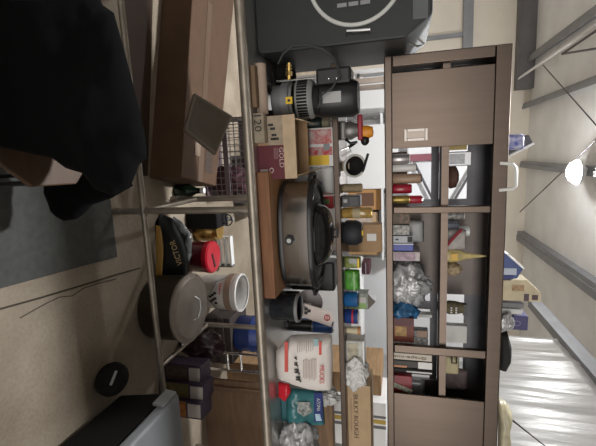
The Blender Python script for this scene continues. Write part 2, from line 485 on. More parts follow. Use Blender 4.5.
part(t, 'rear_door', rd1, M('rear_door_steel', (.16, .135, .125), .5, .5, var=.2, scale=4))
rd2 = B().b2((PY(440, 378, CY1).x, CY1-.034, CZ0+.014), (CX1-.014, CY1-.020, CZ1-.016))
part(t, 'rear_door', rd2, MATS['rear_door_steel'])
# front sliding doors
dX0, dX1 = PY(440, 69, CY0+.01).x, PY(440, 146.5, CY0+.01).x
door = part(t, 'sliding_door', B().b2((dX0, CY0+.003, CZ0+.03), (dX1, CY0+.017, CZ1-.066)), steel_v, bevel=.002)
hz0, hz1 = PY(404, 135, CY0).z, PY(428, 135, CY0).z; hx0, hx1 = PY(416, 128.5, CY0).x, PY(416, 141, CY0).x
hp = B(); w_ = .016
hp.b2((hx0, CY0-.003, hz0), (hx1, CY0+.003, hz0+w_)).b2((hx0, CY0-.003, hz1-w_), (hx1, CY0+.003, hz1))
hp.b2((hx0, CY0-.003, hz0+w_), (hx0+w_, CY0+.003, hz1-w_)).b2((hx1-w_, CY0-.003, hz0+w_), (hx1, CY0+.003, hz1-w_))
h_ = part(door, 'flush_pull', hp, M('pull_steel', (.30, .27, .25), .35, .8), bevel=.002)
part(h_, 'recess', B().b2((hx0+w_, CY0+.0005, hz0+w_), (hx1-w_, CY0+.0028, hz1-w_)), M('pull_recess', (.20, .17, .15), .35, .8))
d2a = PY(440, 397, CY0+.01).x
part(t, 'sliding_door', B().b2((d2a, CY0+.003, CZ0+.03), (CX1-FW-.003, CY0+.017, CZ1-.066)), steel_v, bevel=.002)
# a small pull handle on the top of the cabinet
hp = [PY(505, 190, 2.29), PY(513, 189, 2.28), PY(516, 186, 2.28), PY(516, 168, 2.28), PY(513, 164, 2.28), PY(504, 163, 2.29)]
hp[0].z = hp[-1].z = CZ1-.04
part(t, 'pull_handle', B().tube(hp, .009, 8), M('white_handle', (.75, .75, .73), .4), label='white wire handle on the top edge', smooth=True)

# ================================================================== THINGS ON THE FLOOR
mat_m = M('rubber_mat', (0.085, 0.087, 0.080), 0.85, var=0.25, scale=30)
a, b_ = PZ(0, 288, 0), PZ(115, 257, 0)
mb = B().prism([(a.x-.03, .70, 0), (a.x, 1.22, 0), (b_.x, 1.915, 0), (-.75, 1.915, 0), (-.75, .70, 0)][::-1], (0, 0, .013))
solo('floor_mat', 'flat grey rubber mat on the concrete in front of the worktable', 'mat', mb, mat_m, bevel=.004)

# chair with a wooden seat under the coat
ch_w = M('chair_wood', (0.115, 0.062, 0.032), 0.55, var=0.3, scale=4, stretch=(1, 9, 9))
SZ = .45
q = [PZ(x, y, SZ) for x, y in ((33, 187), (77, 184), (80, 176), (30, 178), (0, 163))]
t = thing('wooden_chair', 'wooden chair with thin black legs, half buried under a black coat', 'chair', (-.05, .95, 0))
sp = [q[0], q[1], Vector((q[1].x-.06, q[1].y+.06, SZ)), Vector((-.42, 1.36, SZ)), Vector((-.50, .80, SZ)), q[4]]
sp = [Vector((p.x, p.y, SZ-.022)) for p in sp]
part(t, 'seat', B().prism(sp, (0, 0, .022)), ch_w, bevel=.005)
for x, y in ((q[0].x-.012, q[0].y+.015), (q[1].x-.04, q[1].y+.03), (-.42, 1.28), (-.40, .86)):
    part(t, 'leg', B().cyl((x, y, 0), (x, y, SZ-.022), .009, n=10), black_pl, smooth=True)
bk = B().b2((-.44, 1.22, .55), (-.10, 1.245, .69)); part(t, 'backrest', bk, ch_w, bevel=.008)
for x in (-.40, -.10): part(t, 'back_post', B().b2((x-.015, 1.225, SZ), (x+.015, 1.25, .58)), ch_w)
# coat
coat_m = M('black_wool', (0.0022, 0.0022, 0.0025), 0.95, var=0.4, scale=20, spec=0.15)
t = thing('coat', 'black winter coat heaped over the wooden chair', 'coat', (-.2, 1.05, 0))
def cloth(nm, ol, Yf, front, back, sd):
    ring = [PY(x, y, Yf(x)) for x, y in ol]
    for p in ring: p.z = max(p.z, .02)
    b = B().pillow(ring, front, back, k=10, amp=.022, fr=8, flat=.6, sub=4, seed=sd)
    for v in b.bm.verts: v.co.z = max(v.co.z, .016)
    part(t, nm, b, coat_m, smooth=True, sharp=180)
cloth('body', [(60, -70), (98, -10), (100, 3), (114, 13), (127, 60), (139, 108), (146, 140), (147, 158), (139, 165), (130, 188), (112, 196), (95, 189), (82, 173), (66, 168), (52, 158), (30, 153), (0, 147), (-40, 138), (-60, 40), (-40, -70)], lambda x: .97+.0012*(x-40), .05, .22, 2)
cloth('sleeve', [(50, 150), (110, 148), (132, 186), (112, 198), (89, 206), (77, 219), (64, 221), (54, 212), (46, 193), (44, 170)], lambda x: 1.36, .05, .06, 5)

# wheeled cooler
t = thing('wheeled_cooler', 'black wheeled cooler with a pale grey lid standing on the concrete', 'cooler', (1.35, 1.3, 0))
W0 = PZ(92, 382, 0)
bl = PZ(95, 396, .03); bf = PZ(66, 432, .03)
zc = .40
tl = PZ(180, 393, zc); tn = PZ(130, 447, zc)
ex = (tn-tl).normalized(); ey = Vector((-ex.y, ex.x, 0))
if ey.x < 0: ey = -ey
L_, D_ = .62, .42
base = tl
def cpt(a, b, z, inset=0.0): return Vector((base.x, base.y, 0)) + ex*(a) + ey*(b) + Vector((0, 0, z))
body = B().hexa([cpt(.03, .03, .03), cpt(L_-.03, .03, .03), cpt(L_-.03, D_-.03, .03), cpt(.03, D_-.03, .03), cpt(-.0, 0, zc-.06), cpt(L_, 0, zc-.06), cpt(L_, D_, zc-.06), cpt(0, D_, zc-.06)])
part(t, 'body', body, black_mat, bevel=.02, seg=3)
lid = B().hexa([cpt(-.01, -.012, zc-.055), cpt(L_+.01, -.012, zc-.055), cpt(L_+.01, D_+.012, zc-.055), cpt(-.01, D_+.012, zc-.055), cpt(.005, .004, zc), cpt(L_-.005, .004, zc), cpt(L_-.005, D_-.004, zc), cpt(.005, D_-.004, zc)])
ld = part(t, 'lid', lid, M('cooler_grey', (.20, .21, .22), .45), bevel=.018, seg=3)
part(ld, 'latch', B().hexa([cpt(.02, -.028, zc-.07), cpt(.15, -.028, zc-.07), cpt(.15, -.012, zc-.07), cpt(.02, -.012, zc-.07), cpt(.02, -.02, zc-.01), cpt(.15, -.02, zc-.01), cpt(.15, -.010, zc-.01), cpt(.02, -.010, zc-.01)]), M('latch_grey', (.33, .335, .34), .4))
wc = PZ(112, 379, .09); wc.z = .09
wd = Vector((-wc.x, -wc.y, 0)).normalized()*.9 + ey*-.25; wd.z = 0; wd.normalize(); wn = Vector((-wd.y, wd.x, 0))
for k_ in range(2):
    c0 = wc + ey*(.30*k_)
    wh = part(t, 'wheel', B().cyl(c0-wd*.028, c0+wd*.028, .088, n=36), black_mat, bevel=.014, smooth=True)
    part(wh, 'hub_clip', B().box(c0+wd*.030+Vector((0, 0, .03)), (.075, .010, .014), (0, 0, math.atan2(wn.y, wn.x))), M('clip_grey', (.42, .42, .42), .4), bevel=.003)

# big flat carton under the table
bz = .235
A = PZ(149, 178, 0); Bf = PZ(162, 0, 0); dr = (Bf-A).normalized(); A2 = A; Bf = A+dr*1.35
bk1 = Vector((PZ(216, 186, bz).x, PZ(216, 186, bz).y, 0)); dv = bk1-A
t = thing('carton', 'large flat brown carton lying under the worktable behind the coat', 'box', (A.x-.5, A.y+.4, 0))
Lk = PZ(240, -60, bz); Lk.z = 0
cb = B().hexa([A, A+dv, Lk, Bf, A+UP*bz, A+dv+UP*bz, Lk+UP*bz, Bf+UP*bz])
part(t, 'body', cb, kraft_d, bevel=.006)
def ct(a, b_, z=bz+.001): return A + (Bf-A)*a + dv*b_ + UP*z
tape = M('packing_tape', (.105, .06, .034), .4)
part(t, 'packing_tape', B().prism([ct(0, .42), ct(1, .42), ct(1, .56), ct(0, .56)], (0, 0, .0012)), tape)
part(t, 'shipping_label', B().prism([ct(.13, .30, bz+.0025), ct(.13, .45, bz+.0025), ct(.20, .45, bz+.0025), ct(.20, .30, bz+.0025)], (0, 0, .001)), M('label_tan', (.22, .16, .11), .6))
part(t, 'print_panel', B().prism([ct(.06, .62), ct(.06, .84), ct(.26, .84), ct(.26, .62)], (0, 0, .0008)), M('faded_print', (.06, .036, .024), .7, var=.5, scale=60))

fc_ = [PZ(x, y, .001) for x, y in ((147, 176), (150, 80), (153, -40), (118, -40), (126, 60), (131, 120), (138, 176))]
solo('floor_shade_sheet', 'dark brown sheet painting in the floor shade in front of the large carton', 'painted shade', B().prism([Vector((p.x, p.y, .001)) for p in fc_], (0, 0, .006)), M('shade_brown', (.055, .030, .017), .8, var=.2, scale=9))  # dark sheet added to paint the shade on the floor before the carton
# plastic tray leaning on the carton
tray_m = M('smoky_plastic', (0.13, 0.11, 0.085), 0.35)
cor = [PY(x, y, Y) for x, y, Y in ((185, 130, 2.28), (195, 93, 2.37), (233, 116, 2.54), (216, 155, 2.43))]
n_ = (cor[1]-cor[0]).cross(cor[3]-cor[0]).normalized()
if n_.y > 0: n_ = -n_
t = thing('storage_tray', 'shallow smoky plastic tray leaning on top of the flat brown carton', 'tray', sum(cor, Vector())/4)
cen = sum(cor, Vector())/4
inn = [c.lerp(cen, .13) for c in cor]
part(t, 'panel', B().prism(inn, n_*-.004), tray_m)
rim = B()
for i in range(4):
    j = (i+1) % 4
    rim.hexa([cor[i], cor[j], inn[j], inn[i], cor[i]-n_*.035, cor[j]-n_*.035, inn[j]-n_*.035, inn[i]-n_*.035])
part(t, 'rim', rim, M('smoky_rim', (0.18, 0.15, 0.115), .35), bevel=.004)

# wire crate behind
t = thing('wire_crate', 'grey wire crate with a plum rim standing behind the brown carton', 'crate', (.05, 3.25, 0))
P0, P1 = PY(225, 118, 3.08), PY(225, 197, 3.08)
x0, x1, y0_, y1_ = P0.x, P1.x, 3.08, 3.42
zt, zb = PY(246, 160, 3.08).z, 0.0
wm = M('crate_wire', (.22, .20, .20), .5, .4)
wb = B()
nn = 12
for i in range(nn+1):
    X = x0+(x1-x0)*i/nn
    for Y in (y0_, y1_): wb.cyl((X, Y, .01), (X, Y, zt), .003, n=6)
for i in range(7):
    Y = y0_+(y1_-y0_)*i/6
    for X in (x0, x1): wb.cyl((X, Y, .01), (X, Y, zt), .003, n=6)
for i in range(9):
    z = .01+(zt-.01)*i/8
    wb.tube([(x0, y0_, z), (x1, y0_, z), (x1, y1_, z), (x0, y1_, z)], .003, 6, closed=True)
part(t, 'wire_body', wb, wm)
part(t, 'base_panel', B().b2((x0, y0_, 0), (x1, y1_, .012)), M('crate_base', (.11, .075, .085), .5))
rz0 = PY(224, 160, 3.08).z
part(t, 'rim', B().b2((x0-.012, y0_-.012, rz0), (x1+.012, y0_-.004, rz0+.045)).b2((x0-.012, y1_+.004, rz0), (x1+.012, y1_+.012, rz0+.045)).b2((x0-.012, y0_-.004, rz0), (x0-.004, y1_+.004, rz0+.045)).b2((x1+.004, y0_-.004, rz0), (x1+.012, y1_+.004, rz0+.045)), M('crate_rim', (.13, .10, .11), .5), bevel=.003)
pl = B()
for i in range(9):
    pl.ball((x1-.10+random.uniform(-.09, .06), y0_+.12+random.uniform(-.06, .1), rz0-.03+random.uniform(-.06, .07)), random.uniform(.03, .05), 12)
solo('plum_netting', 'bundle of dark plum netting inside the wire crate', 'netting', B().crumple((x1-.13, 3.22, .18), (.11, .10, .17), .35, 4, 3, 4, zmin=.013), M('plum', (.055, .012, .02), .7), smooth=True, sharp=180)
pl.bm.free()

# dark bottle beside the carton
bp_ = PZ(172, 192, 0)
t = thing('glass_bottle', 'dark green glass bottle with a white cap under the worktable', 'bottle', (bp_.x, bp_.y, 0))
o_ = Vector((bp_.x, bp_.y+.06, 0))
part(t, 'body', B().lathe(o_, [(0, 0), (.045, 0), (.05, .01), (.05, .11), (.022, .16), (.018, .20), (0, .20)], 20), M('green_glass', (.008, .018, .010), .15), smooth=True)
part(t, 'cap', B().cyl(o_+UP*.2, o_+UP*.225, .021, n=16), white)

# low white stool with dark gaps, far off on the lit floor
sp0, sp1 = PZ(196, 186, 0), PZ(196, 198, 0)
t = thing('slatted_bench', 'low white slatted bench on the lit floor beyond the worktable', 'bench', (.2, 3.75, 0))
part(t, 'seat', B().b2((-.05, 3.6, .26), (.55, 3.95, .30)), white_g, bevel=.004)
for X in (-.02, .12, .26, .40, .52):
    part(t, 'upright', B().b2((X-.018, 3.62, 0), (X+.018, 3.93, .26)), frame_m)

# dark feed sack, upside down
pk = [(143, 218), (158, 213), (172, 218), (183, 240), (189, 262), (188, 276), (168, 280), (148, 278), (140, 268), (138, 240)]
ring = [PY(x, y, 2.36+.0022*(x-145)) for x, y in pk]
t = thing('feed_sack', 'dark green feed sack with gold lettering standing upside down under the table', 'sack', (PY(160, 250, 2.4).x, 2.45, 0))
sb = B().pillow(ring, .05, .08, k=8, amp=.012, fr=14, flat=.35, seed=4)
for v in sb.bm.verts: v.co.z = max(v.co.z, .004)
sack = part(t, 'bag', sb, M('dark_sack', (.007, .010, .009), .6, bump=.3, bscale=30, var=.3, scale=10), smooth=True, sharp=180)
yb = [PY(x, y, 2.27) for x, y in ((156, 225), (160, 226), (162, 245), (161, 280), (156, 281), (156, 250))]
part(t, 'stripe', B().pillow(yb, .006, .03, k=3, amp=.003, flat=.4), M('ochre_stripe', (.36, .20, .035), .5), label='ochre stripe down the dark sack')
c_ = PY(176, 253, 2.315)
rr = (PY(172, 241, 2.3)-PY(180, 265, 2.3)).normalized()
uu = Vector((rr.z, 0, -rr.x)); uu = uu if uu.z < 0 else -uu
writing(t, 'VICTOR', c_, rr, uu, .175, .042, M('gold_ink', (.50, .35, .17), .5))

# clear plastic wrapping over the sack
ring = [PY(x, y, 2.55) for x, y in ((170, 214), (182, 222), (192, 236), (191, 262), (186, 268), (184, 245), (176, 226))]
solo('plastic_wrap', 'torn clear plastic wrap hanging beside the dark feed sack', 'plastic wrap', B().pillow(ring, .02, .02, k=4, amp=.02, fr=25, seed=9), M('grey_wrap', (.15, .15, .15), .2, .0, var=.7, scale=22, bump=.6, bscale=30), smooth=True, sharp=180)

# red canister
rc = PZ(200, 257, 0.0)
cz = .235
lc = PZ(214, 257, cz); rr_ = .118
t = thing('red_canister', 'dark red round canister with a bright red slotted lid under the table', 'canister', (lc.x, lc.y, 0))
o_ = Vector((lc.x, lc.y, 0))
part(t, 'body', B().lathe(o_, [(0, 0), (rr_*.93, 0), (rr_*.97, .01), (rr_*.97, cz-.03), (0, cz-.03)], 36), M('dark_red', (.10, .004, .010), .3), smooth=True)
part(t, 'lid', B().lathe(o_, [(rr_*.98, cz-.045), (rr_*1.03, cz-.045), (rr_*1.03, cz-.012), (rr_*.94, cz), (rr_*.6, cz+.004), (0, cz+.004)], 36), M('bright_red', (.42, .008, .022), .3), smooth=True)
part(t, 'lid_slot', B().box(o_+Vector((.02, -.02, cz+.006)), (.11, .02, .004), (0, 0, .3)), black_pl)
# golden jar behind it and dark can
jp = PZ(190, 234, 0)
t = thing('gold_jar', 'squat gold jar standing behind the red canister', 'jar', (jp.x, jp.y+.12, 0))
o_ = Vector((jp.x+.0, jp.y+.12, 0))
part(t, 'body', B().lathe(o_, [(0, 0), (.075, 0), (.08, .02), (.08, .14), (.06, .17), (0, .17)], 24), M('gold_foil', (.55, .34, .10), .3, .6, var=.7, scale=18, bump=.4), smooth=True)
part(t, 'lid', B().cyl(o_+UP*.17, o_+UP*.2, .065, n=20), brass)
c_ = Carton('tool_case', 'black tool case on the floor behind the front table leg', 'case', black_mat, (182, 217, 212, 229), 2.72, .2, z0=0, bevel=.01)
part(c_.root, 'handle', B().tube([c_.at(.2, 1, .1), c_.at(.2, 1.12, .1), c_.at(.8, 1.12, .1), c_.at(.8, 1, .1)], .008, 8), black_pl)
# little hand wheel valve on a pipe stand
hc = PY(227, 220, 2.95)
t = thing('valve_stand', 'thin pipe stand with a spoked black hand wheel', 'valve', (hc.x, 2.98, 0))
part(t, 'hand_wheel', B().tube([hc+Vector((math.cos(a)*.045, 0, math.sin(a)*.045)) for a in [2*PI*i/20 for i in range(20)]], .005, 8, closed=True).cyl(hc-XR*.045, hc+XR*.045, .004, n=6).cyl(hc-UP*.045, hc+UP*.045, .004, n=6), black_pl, smooth=True)
part(t, 'pipe', B().cyl((hc.x, 3.0, 0), (hc.x, 3.0, hc.z+.03), .014, n=12).cyl(hc, (hc.x, 3.0, hc.z), .008, n=8), grey_pl, smooth=True)
# pale folding step with a dark upright
c_ = Carton('step_stool', 'pale folded step stool on the lit floor behind the red canister', 'stool', None, (206, 231, 236, 268), 3.15, .06, z0=0)
part(c_.root, 'side_rail', B().box(c_.at(.06, .5, .03), (.02, .05, c_.H)), white_g)
part(c_.root, 'side_rail', B().box(c_.at(.94, .5, .03), (.02, .05, c_.H)), frame_m)
for v in (.25, .6, .95): part(c_.root, 'step', B().box(c_.at(.5, v, .03), (c_.W*.86, .06, .015)), white_g)

# stock pot
pc = PZ(192, 308, .30); R_ = .215
pc = Vector((PZ(192, 308, .27).x, PZ(192, 308, .27).y, 0))
pz = .262
t = thing('stock_pot', 'wide lidded aluminium stock pot standing under the worktable', 'pot', pc)
alu = M('dull_aluminium', (.36, .31, .265), .5, .45, var=.3, scale=5)
part(t, 'body', B().lathe(pc, [(0, .005), (R_*.93, .005), (R_*.98, .03), (R_*.98, pz-.01), (0, pz-.01)], 48), M('pot_side', (.09, .075, .06), .4, .8, var=.2, scale=4), smooth=True)
ld = part(t, 'lid', B().lathe(pc, [(R_*1.03, pz-.02), (R_*1.05, pz-.012), (R_*1.05, pz), (R_*.94, pz+.004), (R_*.9, pz+.014), (R_*.4, pz+.026), (0, pz+.028)], 48), alu, smooth=True)
part(ld, 'lid_handle', B().tube([pc+Vector((-.07, .02, pz+.024)), pc+Vector((-.055, .015, pz+.055)), pc+Vector((0, 0, pz+.065)), pc+Vector((.055, -.015, pz+.055)), pc+Vector((.07, -.02, pz+.024))], .008, 8), chrome, smooth=True)
hx_ = pc + Vector((R_*.9, -R_*.45, 0))
part(t, 'side_handle', B().tube([pc+Vector((R_*.97, -.03, pz-.07)), pc+Vector((R_*1.22, -.05, pz-.06)), pc+Vector((R_*1.22, .05, pz-.06)), pc+Vector((R_*.97, .05, pz-.07))], .009, 8), chrome, smooth=True)

# white bucket
bz_ = .36
bc = PZ(242, 292.5, bz_); bc.z = 0; rb = .148
t = thing('bucket', 'white plastic bucket with a brown rim band behind the stock pot', 'bucket', bc)
bw = M('bucket_white', (.62, .60, .57), .5, var=.15, scale=6)
part(t, 'body', B().lathe(bc, [(0, 0), (rb*.84, 0), (rb*.86, .01), (rb*.98, bz_-.01), (rb*.93, bz_-.01), (rb*.82, .02), (0, .02)], 40), bw, smooth=True)
part(t, 'rim_band', B().lathe(bc, [(rb*.94, bz_-.10), (rb*1.0, bz_-.10), (rb*1.015, bz_-.05), (rb*.96, bz_-.05)], 40), M('rim_brown', (.25, .17, .12), .6), smooth=True)
part(t, 'rim', B().lathe(bc, [(rb*.93, bz_-.012), (rb*1.03, bz_-.02), (rb*1.03, bz_), (rb*.96, bz_+.006), (rb*.93, bz_)], 40), bw, smooth=True)
db = B()
for i in range(5):
    a = -PI/2 + (-.75+.13*i)
    p = bc+Vector((math.cos(a)*rb*.965, math.sin(a)*rb*.965, bz_-.13)); db.ball(p, (.006, .006, .008), 8)
part(t, 'print', db, red)
pb = B()
for i in range(7):
    a = -PI/2+.10*i-.25; p = bc+Vector((math.cos(a)*rb*.945, math.sin(a)*rb*.945, bz_-.17-.02*(i%3))); pb.ball(p, (.010, .005, .014), 8)
part(t, 'emblem', pb, ink)
part(t, 'bail_handle', B().tube([bc+Vector((-rb*1.02, 0, bz_-.06)), bc+Vector((-rb*.8, -rb*.75, bz_-.16)), bc+Vector((0, -rb*1.05, bz_-.23)), bc+Vector((rb*.8, -rb*.75, bz_-.16)), bc+Vector((rb*1.02, 0, bz_-.06))], .004, 6), frame_m)

# blue drum on a dark crate
c_ = Carton('low_crate', 'low dark crate under the worktable carrying the blue drum', 'crate', M('dark_crate', (.04, .03, .028), .7), (190, 231, 318, 362), 2.86, .36, z0=0)
for v in (.3, .65): c_.panel('slat', M('crate_slat', (.06, .045, .04), .7), 0, 1, v-.1, v+.1, .01)
dz = c_.Z1
dc = Vector(((c_.X0+c_.X1)/2, 3.04, dz))
t = thing('blue_drum', 'deep blue plastic drum standing on the low dark crate', 'drum', dc)
part(t, 'body', B().lathe(dc, [(0, 0), (.135, 0), (.15, .02), (.15, .12), (.156, .13), (.156, .15), (.15, .16), (.15, .34), (.13, .38), (.06, .40), (0, .40)], 36), M('drum_blue', (.012, .035, .16), .4), smooth=True)
part(t, 'handle', B().tube([dc+Vector((.10, -.12, .20)), dc+Vector((.12, -.17, .22)), dc+Vector((.12, -.17, .30)), dc+Vector((.10, -.12, .32))], .01, 8), M('pale_handle', (.5, .5, .5), .4), label='pale grip on the blue drum', smooth=True)

# chrome rack end at the back
rx = PY(240, 369, 2.80).x
t = thing('chrome_rack', 'small chrome tube rack beside the brown plywood sheet', 'rack', (rx, 2.8, 0))
rx0 = PY(240, 352, 2.80).x
for X in (rx0, rx): part(t, 'upright', B().cyl((X, 2.77, 0), (X, 2.77, .84), .011, n=12), chrome, smooth=True)
for v in (241, 228): part(t, 'cross_bar', B().cyl((rx0, 2.77, PY(v, 360, 2.77).z), (rx, 2.77, PY(v, 360, 2.77).z), .009, n=10), chrome, smooth=True)

# plywood
px0 = PY(230, 381, 2.74).x
t = thing('plywood_sheet', 'large brown plywood sheet standing on edge behind the worktable legs', 'plywood', (px0+.5, 2.75, 0))
part(t, 'sheet', B().b2((px0, 2.74, 0), (2.6, 2.765, .845)), ply, bevel=.002)
part(t, 'batten', B().b2((px0+.05, 2.715, .02), (px0+.085, 2.739, .84)), M('batten', (.15, .085, .05), .7))

# cases of cans, and bags
pur = M('purple_case', (.050, .030, .058), .5, var=.4, scale=14)
def case_box(px, Y, dep, rot, lab, print_m, hv):
    c = Carton('drink_case', lab, 'box', pur, px, Y, dep, z0=0, rot=rot, zt=hv, group=None)
    c.panel('label_panel', M('pale_label', (.50, .44, .40), .6), .15, .9, .70, .97)
    c.panel('picture_panel', print_m, .06, .94, .12, .66)
    return c
case_box((166, 198, 365, 381), 2.22, .14, -.12, 'dark purple drink case with a pale label, closest to the table rail', M('plum_print', (.12, .08, .06), .5, var=.6, scale=40), .30)
case_box((170, 205, 384, 399), 2.17, .14, -.12, 'middle drink case with a brown and olive print in the row', M('olive_print', (.16, .12, .04), .5, var=.6, scale=40), .34)
case_box((170, 210, 402, 418), 2.12, .14, -.12, 'drink case with an orange print at the cooler end of the row', M('orange_print', (.42, .16, .03), .5, var=.6, scale=30), .34)
solo('maroon_bag', 'crumpled dark maroon bag under the table behind the drink cases', 'bag', B().crumple((1.34, 2.50, .17), (.10, .09, .17), .25, 2.5, 5, 4, zmin=.003), M('maroon_bag', (.028, .008, .012), .35, bump=.5, bscale=20), smooth=True, sharp=180)

# ================================================================== ON THE WORKTABLE
# big black case
KX1 = -.525
t = thing('equipment_case', 'big black case with a white ring on its front at the table end', 'case', (-.86, 2.3, TZ))
kb = M('case_black', (.014, .018, .0175), .5, var=.2, scale=10)
kz = PY(433, 25, 2.05).z
kp = [(-1.24, TZ+.001), (KX1-.015, TZ+.001), (KX1, TZ+.02), (KX1, kz-.12), (KX1-.09, kz), (-1.24, kz)]
part(t, 'body', B().prism([Vector((x, 2.05, z)) for x, z in kp], (0, .54, 0)), kb, bevel=.012)
rc_ = PY(355, -26, 2.045)
part(t, 'ring', B().tube([rc_+Vector((math.cos(a)*.222, 0, math.sin(a)*.222)) for a in [2*PI*i/64 for i in range(64)]], .010, 8, closed=True), M('ring_white', (.62, .63, .60), .4), label='thin white ring on the black front', smooth=True)
mk = B()
for i in range(3): mk.box(rc_+Vector((.128, 0, -.01+.055*(i-1))), (.018, .006, .045))
part(t, 'emblem', mk, grey_pl)
ha = [PY(x, y, Yv) for x, y, Yv in ((347, 36, 2.05), (347, 31, 2.02), (370, 29.5, 2.02), (371, 33.5, 2.05))]
part(t, 'handle', B().tube(ha, .007, 8), chrome, smooth=True)
part(t, 'data_plate', B().b2((PY(420, 0, 2.05).x-.05, 2.046, PY(413, 10, 2.05).z), (PY(420, 19, 2.05).x, 2.05, PY(428, 10, 2.05).z)), M('plate_grey', (.10, .11, .11), .5))
lp = PY(429, 27.5, 2.30)
part(t, 'lid_clip', B().tube([(KX1-.03, 2.2, kz-.06), (KX1-.0, 2.2, kz-.03), (KX1+.01, 2.2, kz-.06), (KX1-.01, 2.2, kz-.10)], .006, 6), chrome)

# rolls at the front edge
a, b_ = PY(270, 63, 2.0), PY(270, 114, 2.0); rz = TZ+.031
solo('paper_roll', 'pale brown paper roll lying along the worktable front edge', 'paper roll', B().cyl((a.x, 2.0, rz), (b_.x, 2.0, rz), .030, n=28), M('roll_paper', (.42, .32, .25), .75), smooth=True)
solo('wood_strip', 'narrow brown wood strip lying in front of the paper roll', 'wood strip', B().b2((a.x+.02, 1.92, TZ), (b_.x-.03, 1.955, TZ+.030)), M('strip_wood', (.24, .15, .085), .7, var=.3, scale=5, stretch=(1, 8, 8)), bevel=.003)
# compressor
t = thing('compressor', 'upright grey and black electric compressor with a brass outlet on the worktable', 'compressor', (PY(300, 95, 2.16).x, 2.18, TZ))
cx = PY(300, 99.5, 2.16).x; cy = 2.18
o_ = Vector((cx, cy, 0)); rad = .100
z1, z2, z3 = PY(282, 95, 2.1).z, PY(312, 95, 2.1).z, PY(357, 95, 2.1).z
z0c = TZ+.045
gm = M('motor_grey', (.22, .225, .23), .45, .4)
for sx in (-1, 1):
    for sy in (-1, 1): part(t, 'foot', B().cyl((cx+sx*.065, cy+sy*.065, TZ), (cx+sx*.065, cy+sy*.065, z0c+.004), .016, n=12), black_pl)
part(t, 'pump_body', B().lathe(o_, [(0, z0c), (rad*.8, z0c), (rad*.86, z0c+.02), (rad*.86, z0c+.05), (rad, z0c+.055), (rad, z1+.03), (rad*.9, z1+.035), (rad*.9, z1+.05)], 36), gm, smooth=True)
fz0, fz1 = PY(294, 95, 2.08).z, PY(311, 95, 2.08).z
hs = part(t, 'fan_housing', B().lathe(o_, [(0, fz0), (rad*1.02, fz0), (rad*1.05, fz0+.01), (rad*1.05, fz1-.02), (rad*.9, fz1), (0, fz1)], 40), M('housing_grey', (.27, .27, .26), .5, .2), smooth=True)
vb = B()
for i in range(14):
    a = -PI/2 + (i-6.5)*.155
    c_v = o_+Vector((math.cos(a)*rad*1.052, math.sin(a)*rad*1.052, (fz0+fz1)/2-.006))
    vb.box(c_v, (.010, .006, (fz1-fz0)*.6), (0, 0, a+PI/2))
part(hs, 'vent', vb, black_mat)
part(t, 'motor', B().lathe(o_+Vector((.012, 0, 0)), [(0, fz1), (rad*.8, fz1), (rad*.84, fz1+.03), (rad*.95, fz1+.04), (rad*.95, z3-.03), (rad*.8, z3), (0, z3)], 36), black_pl, smooth=True)
part(t, 'name_plate', B().box(o_+Vector((.012, -rad*.955, (fz1+z3)/2-.01)), (.055, .004, .095)), M('plate_silver', (.34, .34, .34), .4, .4), bevel=.001)
kx = PY(330, 75, 2.1).x
part(t, 'capacitor_box', B().b2((kx-.035, cy-.09, PY(316, 74, 2.1).z), (kx+.045, cy+.05, PY(351, 74, 2.1).z)), black_pl, bevel=.012)
sb_ = B()
for v in (328, 336): sb_.ball((PY(v, 78, 2.07).x, cy-.092, PY(v, 77, 2.07).z), .006, 10)
part(t, 'screw', sb_, chrome)
bp0, bp1 = PY(289, 80, 2.1), PY(289, 63, 2.1)
part(t, 'outlet_fitting', B().cyl(bp0, bp1, .011, n=12).cyl(bp0.lerp(bp1, .25), bp0.lerp(bp1, .5), .018, n=6).cyl(bp0.lerp(bp1, .62), bp0.lerp(bp1, .7), .016, n=10).cyl(bp0.lerp(bp1, .8), bp0.lerp(bp1, .88), .014, n=10), brass)
part(t, 'tie_rod', B().cyl((cx-rad*.98, cy-.05, PY(275, 80, 2.1).z), (cx-rad*.98, cy-.05, PY(317, 80, 2.1).z), .006, n=8), chrome)
part(t, 'warning_label', B().box((PY(288, 100, 2.06).x, cy-rad*1.003, PY(288, 100, 2.06).z), (.036, .004, .036)), yellow)
part(t, 'warning_mark', B().box((PY(288, 100, 2.06).x, cy-rad*1.003-.003, PY(288, 100, 2.06).z), (.012, .002, .014)), ink)
cp = [PY(x, y, 2.08) for x, y in ((350, 83), (330, 86), (331, 60), (325, 49), (312, 45), (300, 44), (288, 47), (281, 54), (276, 66))]
cp = [PY(x, y, 2.03) for x, y in ((318, 108), (322, 95), (332, 88), (340, 75), (334, 58), (322, 49), (306, 45), (292, 46), (283, 54), (278, 64))]
part(t, 'power_cord', B().tube(cp, .0055, 8), M('cord_grey', (.035, .04, .04), .4), smooth=True)

hcx = PY(272, 74, 2.36)
hb_ = B()
for k_ in range(4):
    hb_.tube([(hcx.x+.0+math.cos(a)*.062, 2.40+math.sin(a)*.10, TZ+.014+.022*k_) for a in [2*PI*i/28 for i in range(28)]], .012, 8, closed=True)
solo('rubber_hose', 'coiled black rubber hose between the big black case and the compressor', 'hose', hb_, black_mat, smooth=True)
